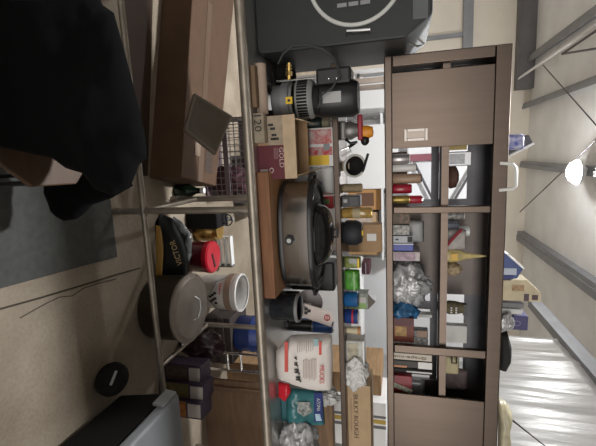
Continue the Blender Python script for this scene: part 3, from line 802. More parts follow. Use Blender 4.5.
# open carton with the maroon print
c_ = Carton('product_carton', 'open carton with maroon front panel and kraft flaps standing beside the roaster', 'box', kraft, (258, 284, 116, 179), 1.975, .30, z0=TZ, bevel=.002)
c_.panel('side_panel', M('tan_panel', (.40, .32, .23), .7, var=.3, scale=20), .0, .50, .42, 1.0)
c_.panel('maroon_panel', maroon, .46, 1.0, 0, 1.0, .003)
hb = B()
for u_, v_ in ((.14, .55), (.20, .62), (.30, .66), (.36, .62), (.36, .74)): hb.box(c_.at(u_, v_, -.003), (.012, .002, .026))
part(c_.root, 'print', hb, ink)
pw = M('pale_pink_ink', (.50, .38, .36), .6)
c_.write('GOLD', .66, .90, .32, .17, pw, off=.0035)
for v_ in (.76, .70, .64): c_.panel('text_line', M('dim_pink_ink', (.24, .12, .13), .6), .50, .68, v_-.016, v_+.016, .0042)
c_.panel('bar_code', M('bar_label', (.50, .46, .42), .6, var=.5, scale=60), .84, .98, .06, .36, .0045)
eb = B(); eb.tube([c_.at(.86+.035*math.cos(a), .50+.07*math.sin(a), -.004) for a in [2*PI*i/16 for i in range(16)]], .003, 6, closed=True)
part(c_.root, 'emblem', eb, pw)
# flaps: front one raised, two sides leaning in, back one up
fz = PY(297, 148, 1.98).z
f0, f1 = c_.at(0, 1, 0), c_.at(1, 1, 0)
def flap(p, q_, r, s, nm='flap', m=None):
    p, q_, r, s = map(Vector, (p, q_, r, s)); n_ = (q_-p).cross(s-p).normalized()*.004
    part(c_.root, nm, B().hexa([p, q_, r, s, p+n_, q_+n_, r+n_, s+n_]), m or kraft_l)
flap(f0, f1, f1+Vector((.0, -.012, fz-c_.Z1)), f0+Vector((0, -.012, fz-c_.Z1)))
g0, g1 = c_.at(0, 1, .296), c_.at(1, 1, .296)
flap(g0, g1, g1+Vector((0, .03, .05)), g0+Vector((0, .03, .05)), m=kraft)
fzz = PY(311, 121, 2.15).z-c_.Z1
flap(f0+Vector((0, .004, 0)), g0, g0+Vector((.03, 0, fzz)), f0+Vector((.03, .004, fzz)), m=kraft_l)
flap(f1+Vector((0, .004, 0)), g1, g1+Vector((-.04, .0, fzz+.03)), f1+Vector((-.02, .004, fzz-.03)), m=kraft)
# little box with 120
c2 = Carton('small_box', 'small pale box printed with the number 120 at the worktable edge', 'box', M('tan_box', (.36, .30, .22), .75, var=.3, scale=20), (250, 263, 113, 143), 1.915, .05, z0=TZ, zt=TZ+.062)
c2.write('120', .35, .52, .55, .6, ink)

# things standing behind the carton, under the shelf
c_ = Carton('snack_carton', 'white carton with red and yellow print under the shelf', 'box', white, (300, 334, 128, 166), 2.44, .10, z0=TZ, bevel=.002)
rm = M('red_mix', (.50, .02, .025), .5, var=.5, scale=26, col2=(.62, .55, .52)); c_.panel('red_panel', rm, .04, .42, .52, .96); c_.panel('red_panel', rm, .50, .72, .42, .97); c_.panel('yellow_panel', yellow, .72, .98, .45, .9)
c_.panel('grey_panel', grey_pl, .42, .6, .8, .92, .004)
c_ = Carton('dark_jar', 'dark green tin under the shelf between compressor and snack carton', 'tin', None, (290, 328, 117, 128), 2.42, .1, z0=TZ)
o_ = c_.at(.5, 0, .05)
part(c_.root, 'body', B().lathe(o_, [(0, 0), (.04, 0), (.042, .01), (.042, c_.H*.8), (.03, c_.H*.86), (0, c_.H*.86)], 24), M('dark_green', (.012, .022, .018), .35), smooth=True)
part(c_.root, 'lid', B().cyl(o_+UP*c_.H*.86, o_+UP*c_.H, .034, n=20), M('olive_lid', (.18, .16, .10), .5))
c_ = Carton('flour_bag', 'white paper bag with blue print standing behind the roaster', 'bag', None, (290, 334, 166, 196), 2.50, .08, z0=TZ)
part(c_.root, 'bag', B().pillow([c_.at(u_, v_, .05) for u_, v_ in ((0, 0), (1, 0), (1.02, .5), (.97, 1), (.03, 1), (-.02, .5))], .04, .03, k=6, amp=.006, fr=20, flat=.35), white, smooth=True, sharp=180)
pb = B()
for i in range(10): pb.box(c_.at(.2+.6*random.random(), .35+.5*random.random(), .004), (.012+.02*random.random(), .004, .006))
part(c_.root, 'print', pb, M('pale_blue_ink', (.25, .35, .60), .5))
c_ = Carton('red_tin', 'small red tin with a white band behind the roaster lid', 'tin', red, (296, 333, 197, 209), 2.52, .07, z0=TZ, bevel=.004)
c_.panel('band', white, 0, 1, .55, .72); c_.panel('seal', M('green_seal', (.15, .3, .1), .5), .2, .6, .78, .92)

# wooden board box under the roaster
wb0, wb1 = PY(262, 172, 1.93), PY(262, 298, 1.93)
t = thing('wooden_riser', 'reddish brown wooden riser box holding the roaster on the worktable', 'riser', ((wb0.x+wb1.x)/2, 2.16, TZ))
RZ = TZ+.068
part(t, 'front_board', B().b2((wb0.x, 1.925, TZ), (wb1.x, 1.945, RZ)), pine, bevel=.003)
part(t, 'top_board', B().b2((wb0.x, 1.945, RZ-.016), (wb1.x, 2.42, RZ)), M('riser_top', (.36, .19, .09), .5, var=.3, scale=5, stretch=(1, 10, 10)), bevel=.002)
for X in (wb0.x, wb1.x-.018): part(t, 'side_board', B().b2((X, 1.945, TZ), (X+.018, 2.42, RZ-.016)), pine)

# roaster oven
rx0, rx1 = PY(295, 181, 2.17).x, PY(295, 285, 2.17).x
rcx, rcy = (rx0+rx1)/2, 2.19; A_, D2 = (rx1-rx0)/2, .185
t = thing('roaster_oven', 'large oval stainless roaster oven with a black domed lid', 'roaster', (rcx, rcy, RZ))
o_ = Vector((rcx, rcy, 0)); za, zb_ = RZ+.012, PY(308, 232, 2.0).z
part(t, 'base', B().lathe(o_, [(0, RZ), (.94, RZ), (1.0, RZ+.012), (1.0, RZ+.03), (.985, RZ+.034), (0, RZ+.034)], 64, A_, D2, pw=2.6), black_pl, smooth=True)
part(t, 'body', B().lathe(o_, [(.985, RZ+.03), (.99, RZ+.034), (.99, zb_-.004), (.95, zb_), (.9, zb_-.005), (.88, RZ+.05), (0, RZ+.05)], 64, A_, D2, pw=2.6), M('roaster_steel', (.40, .365, .335), .22, .95, var=.12, scale=5, stretch=(1, 1, 20)), smooth=True)
part(t, 'rim', B().lathe(o_, [(.90, zb_-.004), (1.03, zb_-.006), (1.035, zb_+.012), (.99, zb_+.024), (.90, zb_+.024), (.86, zb_-.01)], 64, A_, D2, pw=2.6), black_pl, smooth=True)
lcx = PY(318, 234, 2.2).x
lidz = PY(334, 234, 2.2).z
lo_ = Vector((lcx, rcy+.01, 0)); lA = (PY(318, 264, 2.17).x-PY(318, 205, 2.17).x)/2
lid = part(t, 'lid', B().lathe(lo_, [(1.04, zb_+.02), (1.05, zb_+.026), (1.0, zb_+.03)]+[(math.cos(a_*PI/20), zb_+.03+(lidz-zb_-.03)*math.sin(a_*PI/20)) for a_ in range(1, 10)]+[(0, lidz)], 56, lA, D2*.86, pw=2.3), M('lid_black', (.012, .012, .013), .12), smooth=True, sharp=180)
part(t, 'cook_well', B().lathe(o_, [(.89, zb_+.012), (.62, zb_+.018), (0, zb_+.018)], 64, A_, D2, pw=2.6), M('well_black', (.02, .02, .02), .3), smooth=True)
part(lid, 'lid_handle', B().tube([lo_+Vector((-.022, .02, lidz-.006)), lo_+Vector((-.02, .02, lidz+.014)), lo_+Vector((.02, .02, lidz+.014)), lo_+Vector((.022, .02, lidz-.006))], .009, 8), black_pl, smooth=True)
kc = PY(290, 240, rcy-D2*.99)
yf = rcy-D2*.985
kn = part(t, 'dial', B().cyl((kc.x, yf, kc.z), (kc.x, yf-.022, kc.z), .028, .024, n=28), black_pl, smooth=True)
part(kn, 'dial_cap', B().cyl((kc.x, yf-.0222, kc.z), (kc.x, yf-.025, kc.z), .012, n=20), M('dial_silver', (.6, .6, .6), .3, .6))
for sx in (-1, 1):
    hx_ = rcx+sx*A_*1.0
    part(t, 'side_handle', B().tube([(hx_, rcy-.07, zb_-.01), (hx_+sx*.035, rcy-.06, zb_-.005), (hx_+sx*.035, rcy+.06, zb_-.005), (hx_, rcy+.07, zb_-.01)], .011, 8), black_pl, smooth=True)

# black knobbed jar and bin behind the roaster
c_ = Carton('black_bin', 'black plastic bin standing behind the roaster under the shelf', 'bin', black_pl, (300, 334, 262, 291), 2.46, .13, z0=TZ, bevel=.012)
c_.panel('band', M('bin_band', (.05, .06, .06), .3), 0, 1, .45, .52)
jp = PY(288, 286, 2.1)
t = thing('brass_jar', 'tiny brass topped jar between the roaster and the enamel pot', 'jar', (jp.x, 2.3, TZ))
part(t, 'body', B().lathe((jp.x+.035, 2.30, TZ), [(0, 0), (.025, 0), (.028, .01), (.028, .09), (.02, .10), (0, .10)], 18), amber, smooth=True)
part(t, 'lid', B().cyl((jp.x+.035, 2.30, TZ+.10), (jp.x+.035, 2.30, TZ+.12), .024, n=18), brass)

# enamel pot
pc = PZ(276, 307, TZ); prad = .077
pc = Vector((PY(285, 307, 2.08).x, 2.08, TZ))
phz = PY(300, 307, 2.08).z
t = thing('enamel_pot', 'small black enamel pot with a grey rim on the worktable', 'pot', pc)
part(t, 'body', B().lathe(pc, [(0, 0), (prad*.95, 0), (prad, .01), (prad, phz-TZ-.01), (prad*.92, phz-TZ-.012), (prad*.9, .02), (0, .02)], 36), M('black_enamel', (.015, .018, .022), .2, var=.3, scale=40), smooth=True)
part(t, 'rim', B().lathe(pc, [(prad*.9, phz-TZ-.016), (prad*1.07, phz-TZ-.016), (prad*1.07, phz-TZ), (prad*.9, phz-TZ)], 36), M('rim_grey', (.25, .25, .26), .35, .4), smooth=True)
part(t, 'loop_handle', B().tube([pc+Vector((.07, -.03, .08)), pc+Vector((.10, -.035, .085)), pc+Vector((.10, .03, .085)), pc+Vector((.07, .03, .08))], .005, 8), black_pl)

# round clear lid leaning
pl_c = PY(311, 302, 2.32)
t = thing('round_plate', 'round grey platter leaning upright behind the enamel pot', 'plate', (pl_c.x, 2.33, TZ))
rp = pl_c.z-TZ
rp = .085
pl_c.z = PY(309, 300, 2.32).z
ax_ = Euler((math.radians(78), 0, 0)).to_matrix()
part(t, 'plate', B().lathe(pl_c, [(0, 0), (.05, 0), (rp, .012), (rp, .018), (.052, .006), (0, .006)], 40, axis=ax_), M('platter_grey', (.36, .33, .34), .25, .3), smooth=True)
part(t, 'stand', B().b2((pl_c.x-.05, 2.30, TZ), (pl_c.x+.05, 2.37, pl_c.z-.07)), black_pl)
# folded paper packet
cor = [PY(x, y, 2.24) for x, y in ((303, 303), (303, 317), (331, 327), (334, 317), (330, 311))]
t = thing('paper_packet', 'folded white paper packet with black marks and a red circle stamp', 'packet', (cor[0].x+.05, 2.26, TZ))
base_z = min(p.z for p in cor)
part(t, 'packet', B().pillow(cor, .008, .01, k=4, amp=.004, fr=20, flat=.3), M('packet_paper', (.66, .58, .54), .6), smooth=True, sharp=60)
part(t, 'stand', B().b2((cor[0].x+.02, 2.255, TZ), (cor[1].x, 2.30, base_z+.04)), white)
mk = B()
for x, y in ((306, 309), (306, 313), (309, 311)): mk.box(PY(x, y, 2.226), (.016, .004, .02))
part(t, 'print', mk, ink)
rc2 = PY(327, 318, 2.224)
part(t, 'stamp', B().tube([rc2+Vector((math.cos(a)*.016, 0, math.sin(a)*.016)) for a in [2*PI*i/16 for i in range(16)]], .003, 6, closed=True).box(rc2, (.014, .003, .006)), red)
# cans behind the sack
def can(name, lab, x0, x1, y0, y1, Y, m, z0=TZ, lidm=None, cat='can', body='body'):
    a, b__ = PY((x0+x1)/2, y0, Y), PY((x0+x1)/2, y1, Y); r = (b__.x-a.x)/2; h = PY(x1, (y0+y1)/2, Y).z-z0
    o = Vector(((a.x+b__.x)/2, Y+r, z0)); t = thing(name, lab, cat, o)
    part(t, body, B().lathe(o, [(0, 0), (r*.9, 0), (r, .006), (r, h*.93), (r*.9, h*.97), (0, h*.97)], 24), m, smooth=True)
    part(t, 'lid', B().cyl(o+UP*h*.97, o+UP*h, r*.85, n=20), lidm or chrome, smooth=True)
    return t, o, r, h
can('spray_can', 'black spray can between the paper packet and the white feed sack', 292, 312, 322, 333, 2.30, black_pl)
can('spray_can', 'blue spray can under the shelf behind the white feed sack', 300, 333, 322, 335, 2.42, M('can_blue', (.04, .12, .40), .35))

# white sack with red print
t = thing('feed_bag', 'white printed feed bag with red bars standing on the worktable', 'bag', (PY(300, 360, 2.1).x, 2.14, TZ))
sk = [(276, 351), (283, 343), (290, 337), (332, 335), (333, 360), (332, 389), (318, 390), (300, 386), (278, 378), (275, 365)]
def sackY(x): return 2.05+(x-276)*.0016
ring = [PY(x, y, sackY(x)) for x, y in sk]
for p in ring: p.z = max(p.z, TZ+.004)
sb = B().pillow(ring, .055, .09, k=8, amp=.007, fr=14, flat=.3, seed=6)
for v in sb.bm.verts: v.co.z = max(v.co.z, TZ+.001)
part(t, 'bag', sb, M('sack_white', (.74, .69, .65), .45, bump=.2, bscale=12), smooth=True, sharp=180)
def on_bag(x, y): return PY(x, y, sackY(x)-.062)
def bag_quad(nm, x0, x1, y0, y1, m):
    p = [on_bag(x0, y0), on_bag(x0, y1), on_bag(x1, y1), on_bag(x1, y0)]
    part(t, nm, B().prism(p, (0, .004, 0)), m)
orr = M('red_orange_print', (.62, .07, .05), .5)
bag_quad('red_bar', 284.5, 288, 342, 372, orr)
bag_quad('red_bar', 319, 321.5, 342, 355, orr)
fade = M('faint_print', (.52, .43, .40), .5)
for i in range(9): bag_quad('text_line', 303+i*1.55, 303.7+i*1.55, 359+random.uniform(0, 2), 381-random.uniform(0, 3), fade)
for i in range(8): bag_quad('text_line', 297+i*2.2, 297.6+i*2.2, 342, 353-random.uniform(0, 3), fade)
bag_quad('teal_mark', 313.5, 318, 339, 346, M('pale_teal_ink', (.30, .45, .48), .5))
r_ = (on_bag(320, 384)-on_bag(320, 364)); r_.y = 0
writing(t, 'MUCKS', on_bag(322, 374.5)-Vector((0, .003, 0)), r_, UP, .11, .028, orr)
# three little animal silhouettes, front to back of a herd
for i, (x, y, s) in enumerate(((296, 358, .5), (296.5, 364, .75), (297.5, 371, 1.0), (299, 378.5, 1.0))):
    c0 = on_bag(x, y)-Vector((0, .002, 0)); cowb = B()
    cowb.box(c0, (.026*s, .003, .014*s)).box(c0+Vector((.015*s, 0, .008*s)), (.010*s, .003, .010*s))
    for dx in (-.010, -.005, .006, .010): cowb.box(c0+Vector((dx*s, 0, -.012*s)), (.003*s, .003, .012*s))
    part(t, 'silhouette', cowb, ink)
# red packet
ring = [PY(x, y, 2.06) for x, y in ((278, 382), (289, 384), (291, 392), (285, 402), (277, 396))]
for p in ring: p.z = max(p.z, TZ+.004)
sb = B().pillow(ring, .02, .03, k=5, amp=.005, fr=25, flat=.4)
for v in sb.bm.verts: v.co.z = max(v.co.z, TZ+.001)
solo('foil_packet', 'small shiny red foil packet between the white feed bag and teal bag', 'packet', sb, M('foil_red', (.60, .012, .03), .25), smooth=True, sharp=180)
# teal bag
t = thing('treat_bag', 'teal and blue stand-up bag leaning beside the white feed bag', 'bag', (PY(300, 405, 2.14).x, 2.18, TZ))
tk = [(287, 397), (292, 388), (322, 391), (324, 408), (325, 424), (310, 425), (287, 422), (286, 410)]
def ty(x): return 2.10+(x-287)*.0022
ring = [PY(x, y, ty(x)) for x, y in tk]
sb = B().pillow(ring, .035, .05, k=7, amp=.006, fr=18, flat=.35, seed=3)
for v in sb.bm.verts: v.co.z = max(v.co.z, TZ+.001)
part(t, 'bag', sb, M('teal_foil', (.045, .20, .22), .28, var=.55, scale=9, bump=.2, bscale=15), smooth=True, sharp=180)
part(t, 'base', B().b2((PY(288, 398, 2.12).x, 2.11, TZ), (PY(288, 421, 2.12).x, 2.17, PY(288, 410, 2.12).z+.01)), M('teal_dark', (.02, .11, .13), .35), bevel=.008)
def on_t(x, y): return PY(x, y, ty(x)-.040)
p = [on_t(314, 393), on_t(314, 422), on_t(322.5, 422), on_t(322.5, 393)]
part(t, 'blue_band', B().prism(p, (0, .005, 0)), M('deep_blue', (.015, .03, .17), .4))
r_ = (on_t(318, 418)-on_t(318, 396)); r_.y = 0
writing(t, 'AZOMA', on_t(318.5, 404.5)-Vector((0, .003, 0)), r_, UP, .085, .024, M('pale_ink', (.55, .58, .62), .5))
part(t, 'picture', B().pillow([on_t(x, y) for x, y in ((298, 402), (310, 402), (312, 412), (304, 417), (297, 412))], .004, .006, k=3, amp=.003, fr=40), M('fish_print', (.40, .42, .40), .4, var=.7, scale=50))
part(t, 'emblem', B().pillow([on_t(x, y) for x, y in ((315, 414), (320, 414), (322, 421), (316, 421))], .004, .006, k=3), M('pale_blue_mark', (.45, .62, .75), .4))
# grey plastic bag
solo('plastic_bag', 'crumpled silver grey plastic bag on the worktable in front of the wood block', 'plastic bag', B().crumple((PY(295, 446, 2.1).x+.02, 2.13, TZ+.08), (.16, .12, .12), .35, 2.6, 11, 5, zmin=TZ+.001), poly, smooth=True, sharp=180)
solo('plastic_bag', 'white crinkled plastic bag tucked under the shelf above the teal bag', 'plastic bag', B().crumple((PY(326, 396, 2.5).x, 2.50, TZ+.135), (.07, .05, .14), .35, 2.6, 4, 5, zmin=TZ+.001), poly_w, smooth=True, sharp=180)
# wood block behind
c_ = Carton('wood_block', 'brown wooden block standing at the back of the worktable', 'block', M('block_wood', (.26, .15, .075), .6, var=.45, scale=5, stretch=(1, 1, 8)), (302, 333, 400, 470), 2.52, .09, z0=TZ)

# ================================================================== ON THE RAISED SHELF
SH = OZ1
def rest(px, Y): return px
# grey hand mixer with a red body and an orange cap
t = thing('hand_grinder', 'red and grey hand grinder with an orange cap on the raised shelf', 'grinder', (PY(355, 132, 2.38).x, 2.4, SH))
gx = PY(350, 130, 2.36).x
part(t, 'base', B().b2((gx-.055, 2.36, SH), (gx+.055, 2.46, SH+.035)), M('grinder_grey', (.22, .21, .20), .4, .5), bevel=.012)
part(t, 'body', B().lathe((gx, 2.41, SH+.03), [(0, 0), (.05, 0), (.055, .03), (.04, .06), (.035, .085), (0, .085)], 28), MATS['grinder_grey'], smooth=True)
part(t, 'collar', B().b2((gx-.085, 2.37, SH+.10), (gx+.06, 2.45, SH+.13)), M('tool_red', (.32, .012, .03), .4), bevel=.008)
part(t, 'cap', B().lathe((gx+.015, 2.41, SH+.13), [(0, 0), (.038, 0), (.04, .02), (.028, .055), (0, .06)], 24), M('cap_orange', (.80, .30, .02), .4), smooth=True)
part(t, 'knob', B().ball((gx+.062, 2.40, SH+.14), (.03, .03, .025)), black_pl, smooth=True)
part(t, 'crank', B().tube([(gx+.05, 2.38, SH+.03), (gx+.075, 2.36, SH+.06), (gx+.07, 2.36, SH+.10)], .008, 8), black_pl, smooth=True)
# steel clamps
t = thing('steel_clamp', 'small bent steel clamp beside the red hand grinder', 'clamp', (PY(348, 152, 2.36).x, 2.36, SH))
ps = [PY(x, y, 2.36) for x, y in ((343, 150), (349, 147), (351, 151), (346, 156))]; ps[0].z = SH+.006; ps[-1].z = SH+.006
part(t, 'jaw', B().tube(ps, .006, 8), chrome, smooth=True)
part(t, 'grip', B().cyl(ps[1], ps[1]+Vector((-.02, .03, .03)), .009, n=10), black_pl)
# funnel / sieve
fc = PY(352, 166, 2.42); rr_ = .062; fc.z = SH+.075
t = thing('mesh_strainer', 'round black mesh strainer with a white rim on the raised shelf', 'strainer', (fc.x, fc.y, SH))
axf = Euler((math.radians(62), 0, math.radians(8))).to_matrix()
part(t, 'bowl', B().lathe(fc, [(0, -.055), (.03, -.045), (.055, -.01), (.062, .0), (.056, .0), (.05, -.012), (.026, -.04), (0, -.048)], 32, axis=axf), black_mat, smooth=True)
part(t, 'rim', B().tube([fc+axf @ Vector((math.cos(a)*.064, math.sin(a)*.064, 0)) for a in [2*PI*i/36 for i in range(36)]], .007, 8, closed=True), M('rim_white', (.55, .54, .50), .4), smooth=True)
ha = fc+axf @ Vector((.04, .05, 0))
part(t, 'handle', B().cyl(ha, PY(368, 154, 2.40), .008, n=10), black_pl, smooth=True)
part(t, 'stand', B().b2((fc.x-.03, 2.44, SH), (fc.x+.03, 2.50, SH+.04)), M('tan_stand', (.35, .29, .22), .6))
# white board leaning behind
c_ = Carton('white_board', 'blank white board standing on the partition floor behind the raised shelf', 'board', None, (345, 383, 125, 189), 4.4, .03, z0=0)
part(c_.root, 'panel', B().box(c_.at(.5, .66, .015), (c_.W, .03, c_.H*.9)), white_g, bevel=.004)
for u_ in (.1, .9): part(c_.root, 'leg', B().box(c_.at(u_, .11, .05), (.04, .04, c_.H*.22)), grey_pl)
# wicker bits, black box, amber jars
t, o_, r_, h_ = can('wicker_bottle', 'slim wicker wrapped bottle on the shelf before the black radio', 343, 362, 184, 193, 2.40, M('wicker', (.33, .25, .15), .8, var=.5, scale=60), z0=SH, lidm=M('cork', (.45, .3, .16), .8), cat='bottle')
c_ = Carton('radio_box', 'black radio with a small silver dial on the raised shelf', 'radio', black_pl, (342, 360, 196, 207), 2.36, .09, z0=SH, bevel=.004)
c_.panel('grille', M('grille_grey', (.06, .06, .065), .5), .1, .9, .45, .85); c_.panel('dial', M('dial_plate', (.35, .35, .35), .3), .3, .6, .1, .3)
t, o_, r_, h_ = can('amber_jar', 'amber glass jar with a tan band beside the black radio', 343, 372, 208, 219, 2.36, amber, z0=SH, lidm=brass, cat='jar')
part(t, 'band', B().lathe(o_, [(r_*1.01, h_*.35), (r_*1.02, h_*.36), (r_*1.02, h_*.6), (r_*1.01, h_*.61)], 24), M('tan_band', (.40, .33, .20), .6))
c_ = Carton('speaker_box', 'matte black rounded canister on the raised shelf next to the amber jar', 'canister', None, (342, 361, 220, 249), 2.35, .12, z0=SH)
part(c_.root, 'body', B().lathe(c_.at(.5, 0, .06), [(0, 0), (.062, 0), (.077, .02), (.077, c_.H-.03), (.06, c_.H), (0, c_.H)], 32), M('canister_black', (.012, .013, .018), .6), smooth=True)
part(c_.root, 'lid_tab', B().box(c_.at(.5, 1.03, .06), (.03, .02, .01)), yellow)
c_ = Carton('kraft_box', 'small kraft box with a white label tilted behind the black canister', 'box', kraft, (362, 382, 224, 253), 2.60, .05, z0=SH, rot=.15)
part(c_.root, 'label_panel', B().box(c_.at(.45, .70, -.002), (.05, .002, .06), (0, 0, c_.rot)), white)
# shelf unit of tan boxes on the partition
t = thing('slotted_rack', 'slotted grey wall rack with three shelves against the white partition', 'rack', (.5, 5.05, 0))
rX0, rX1 = PY(365, 116, 5.1).x, PY(365, 255, 5.1).x
for X in (rX0, rX1): part(t, 'upright', B().b2((X-.035, 5.12, 0), (X+.035, 5.18, 2.1)), M('slot_grey', (.42, .42, .42), .5, .3, var=.5, scale=40))
rZ = [PY(v, 190, 4.9).z for v in (346, 383, 410)]
for z in rZ: part(t, 'shelf_board', B().b2((rX0, 4.86, z-.02), (rX1, 5.18, z)), white_g)
def rack_box(lab, y0, y1, x1, si, m, lm=None):
    c = Carton('storage_box', lab, 'box', m, (0, x1, y0, y1), 4.90, .22, z0=rZ[si])
    if lm: c.panel('label_panel', lm, .15, .8, .3, .8)
    return c
rack_box('orange brown box with a dark stripe on the wall rack', 194, 212, 381, 0, M('orange_tan', (.45, .24, .09), .7), M('dark_stripe', (.14, .07, .04), .6))
rack_box('tan box with a pale picture on the wall rack', 214, 231, 378, 0, M('tan2', (.48, .33, .19), .7), M('pale_pic', (.55, .45, .38), .6, var=.4, scale=30))
rack_box('wide brown box at the rack end with a plain front', 233, 252, 379, 0, M('brown2', (.40, .24, .11), .7))
# maroon folded cloth on a white chest
c_ = Carton('chest_freezer', 'long white chest freezer against the partition behind the green bag', 'freezer', white_g, (300, 362, 262, 372), 4.5, .34, z0=0, bevel=.03)
c_.panel('lid_seam', M('seam_grey', (.35, .35, .35), .5), 0, 1, .84, .86, .004); c_.panel('badge', M('badge_grey', (.45, .45, .46), .4), .72, .8, .62, .68, .004)
c_.panel('vent', M('vent_grey', (.40, .40, .40), .5), .05, .25, .1, .3, .004)
CHZ = c_.Z1
cc = Carton('folded_blanket', 'folded dark maroon blanket on the white chest freezer', 'blanket', M('blanket_maroon', (.07, .025, .035), .8), (362, 370, 263, 275), 4.55, .25, z0=CHZ, bevel=.02)
cc.panel('fold', M('fold_grey', (.3, .28, .3), .8), 0, 1, .45, .55, .01)
# bags of green stuff
def pouch(name, lab, cat, px, Y, d, m, z0, band=None, bm=None, seed=0, amp=.006):
    c = Carton(name, lab, cat, None, px, Y+d, d*2, z0=z0)
    sb = B().pillow([c.at(u_, v_) for u_, v_ in ((.06, 0), (.94, 0), (1, .12), (.98, .9), (.94, 1), (.06, 1), (.02, .9), (0, .12))], d, d, k=6, amp=amp, fr=20, flat=.32, seed=seed)
    for v in sb.bm.verts: v.co.z = max(v.co.z, z0+.001)
    part(c.root, 'bag', sb, m, smooth=True, sharp=180)
    if band:
        for (u0, u1, v0, v1, mm, nm) in band: 
            b = B(); b.box(c.at((u0+u1)/2, (v0+v1)/2, -d-.002), ((u1-u0)*c.W, .004, (v1-v0)*c.H)); part(c.root, nm, b, mm)
    return c
pouch('tea_bag_pouch', 'olive and yellow pouch with a grey picture on the raised shelf', 'pouch', (343, 361, 256, 268), 2.36, .03, M('olive_pouch', (.22, .26, .06), .35, var=.5, scale=25), SH, [(.1, .5, .35, .8, M('grey_pic', (.42, .42, .40), .5, var=.4, scale=50), 'picture'), (.1, .9, .82, .92, yellow, 'yellow_band')])
pouch('chip_bag', 'bright green snack bag on the raised shelf beside the olive pouch', 'bag', (343, 360, 269, 290), 2.35, .035, M('bright_green', (.08, .32, .035), .3, var=.4, scale=14, bump=.3, bscale=20), SH, [(.05, .95, .62, .70, M('light_green', (.25, .5, .15), .4), 'band')], seed=2)
t, o_, r_, h_ = can('water_bottle', 'blue sports bottle with a red band on the raised shelf', 343, 358, 294, 309, 2.35, M('bottle_blue', (.02, .13, .36), .25, var=.3, scale=20), z0=SH, lidm=black_pl, cat='bottle')
t, o_, r_, h_ = can('cleaning_bottle', 'dark blue bottle with a red and white band, next along the shelf', 343, 358, 312, 326, 2.35, M('bottle_navy', (.02, .05, .20), .25), z0=SH, lidm=white, cat='bottle')
part(t, 'red_band', B().lathe(o_, [(r_*1.01, h_*.50), (r_*1.02, h_*.51), (r_*1.02, h_*.62), (r_*1.01, h_*.63)], 24), red)
# gable-top carton
c_ = Carton('gable_carton', 'grey green drink carton with a dark pointed top behind the blue bottle', 'carton', M('carton_grey', (.32, .36, .30), .5, var=.4, scale=40), (343, 368, 293, 309), 2.52, .085, z0=SH)
tp = B(); a_, b2_ = c_.at(0, 1), c_.at(1, 1); d_ = Vector((0, .085, 0)); pk_ = c_.at(.5, 1.36)
tp.face([a_, b2_, pk_]); tp.face([b2_+d_, a_+d_, pk_+d_]); tp.face([a_, pk_, pk_+d_, a_+d_]); tp.face([b2_, b2_+d_, pk_+d_, pk_])
part(c_.root, 'gable_top', tp, M('gable_brown', (.10, .08, .06), .5))
c_.panel('green_band', M('band_green', (.25, .42, .12), .5), .6, .95, .1, .9); c_.panel('pale_band', M('band_pale', (.55, .52, .5), .5), .25, .6, .3, .9)
# white wire end, jug and plastic
c_ = Carton('cream_cup', 'cream paper cup with an orange lid beside the navy bottle', 'cup', None, (344, 360, 328, 337), 2.40, .06, z0=SH)
o_ = c_.at(.5, 0, .035)
part(c_.root, 'cup', B().lathe(o_, [(0, 0), (.020, 0), (.026, c_.H*.8), (0, c_.H*.8)], 20), M('cup_cream', (.66, .58, .40), .6), smooth=True)
part(c_.root, 'lid', B().cyl(o_+UP*c_.H*.8, o_+UP*c_.H, .027, n=20), M('lid_orange', (.55, .28, .12), .5))
cj = Carton('plastic_canister', 'clear square plastic canister with pale contents on the raised shelf', 'canister', M('canister_clear', (.62, .62, .58), .2, var=.3, scale=18), (344, 363, 341, 364), 2.36, .11, z0=SH, bevel=.01)
cj.panel('edge_strip', grey_pl, .96, 1.0, 0, 1); cj.panel('contents', M('pale_contents', (.55, .50, .38), .7, var=.5, scale=30), .1, .9, .12, .72)
part(cj.root, 'lid', B().box(cj.at(.5, 1.03, .055), (cj.W*1.04, .115, .012)), white_g, bevel=.003)
c_ = Carton('white_bag', 'white plastic bag spilling over the raised shelf by the cardboard carton', 'plastic bag', None, (340, 362, 362, 398), 2.36, .1, z0=SH)
part(c_.root, 'bag', B().crumple((c_.X0+.075, 2.38, SH+.055), (.10, .06, .075), .35, 2.6, 21, 5, zmin=SH+.001), poly_w, smooth=True, sharp=180)
hm = [PY(x, y, 2.27) for x, y in ((354, 378), (362, 380), (364, 386), (360, 389))]
hm = [Vector((p.x, 2.33, p.z)) for p in hm]
part(c_.root, 'handle_loop', B().tube(hm, .007, 8), poly_w, smooth=True)
# big carton with ROUGH lettering
c_ = Carton('shelf_carton', 'long plain cardboard carton with black lettering on the raised shelf', 'box', M('carton_tan', (.50, .35, .21), .75, var=.15, scale=10), (343, 371, 385, 470), 2.37, .22, z0=SH)
c_.write('BULKY ROUGH', .36, .36, .50, .20, M('faded_ink', (.17, .12, .08), .7))
c_.panel('text_line', M('faint_ink', (.34, .23, .14), .7), .16, .54, .12, .17)
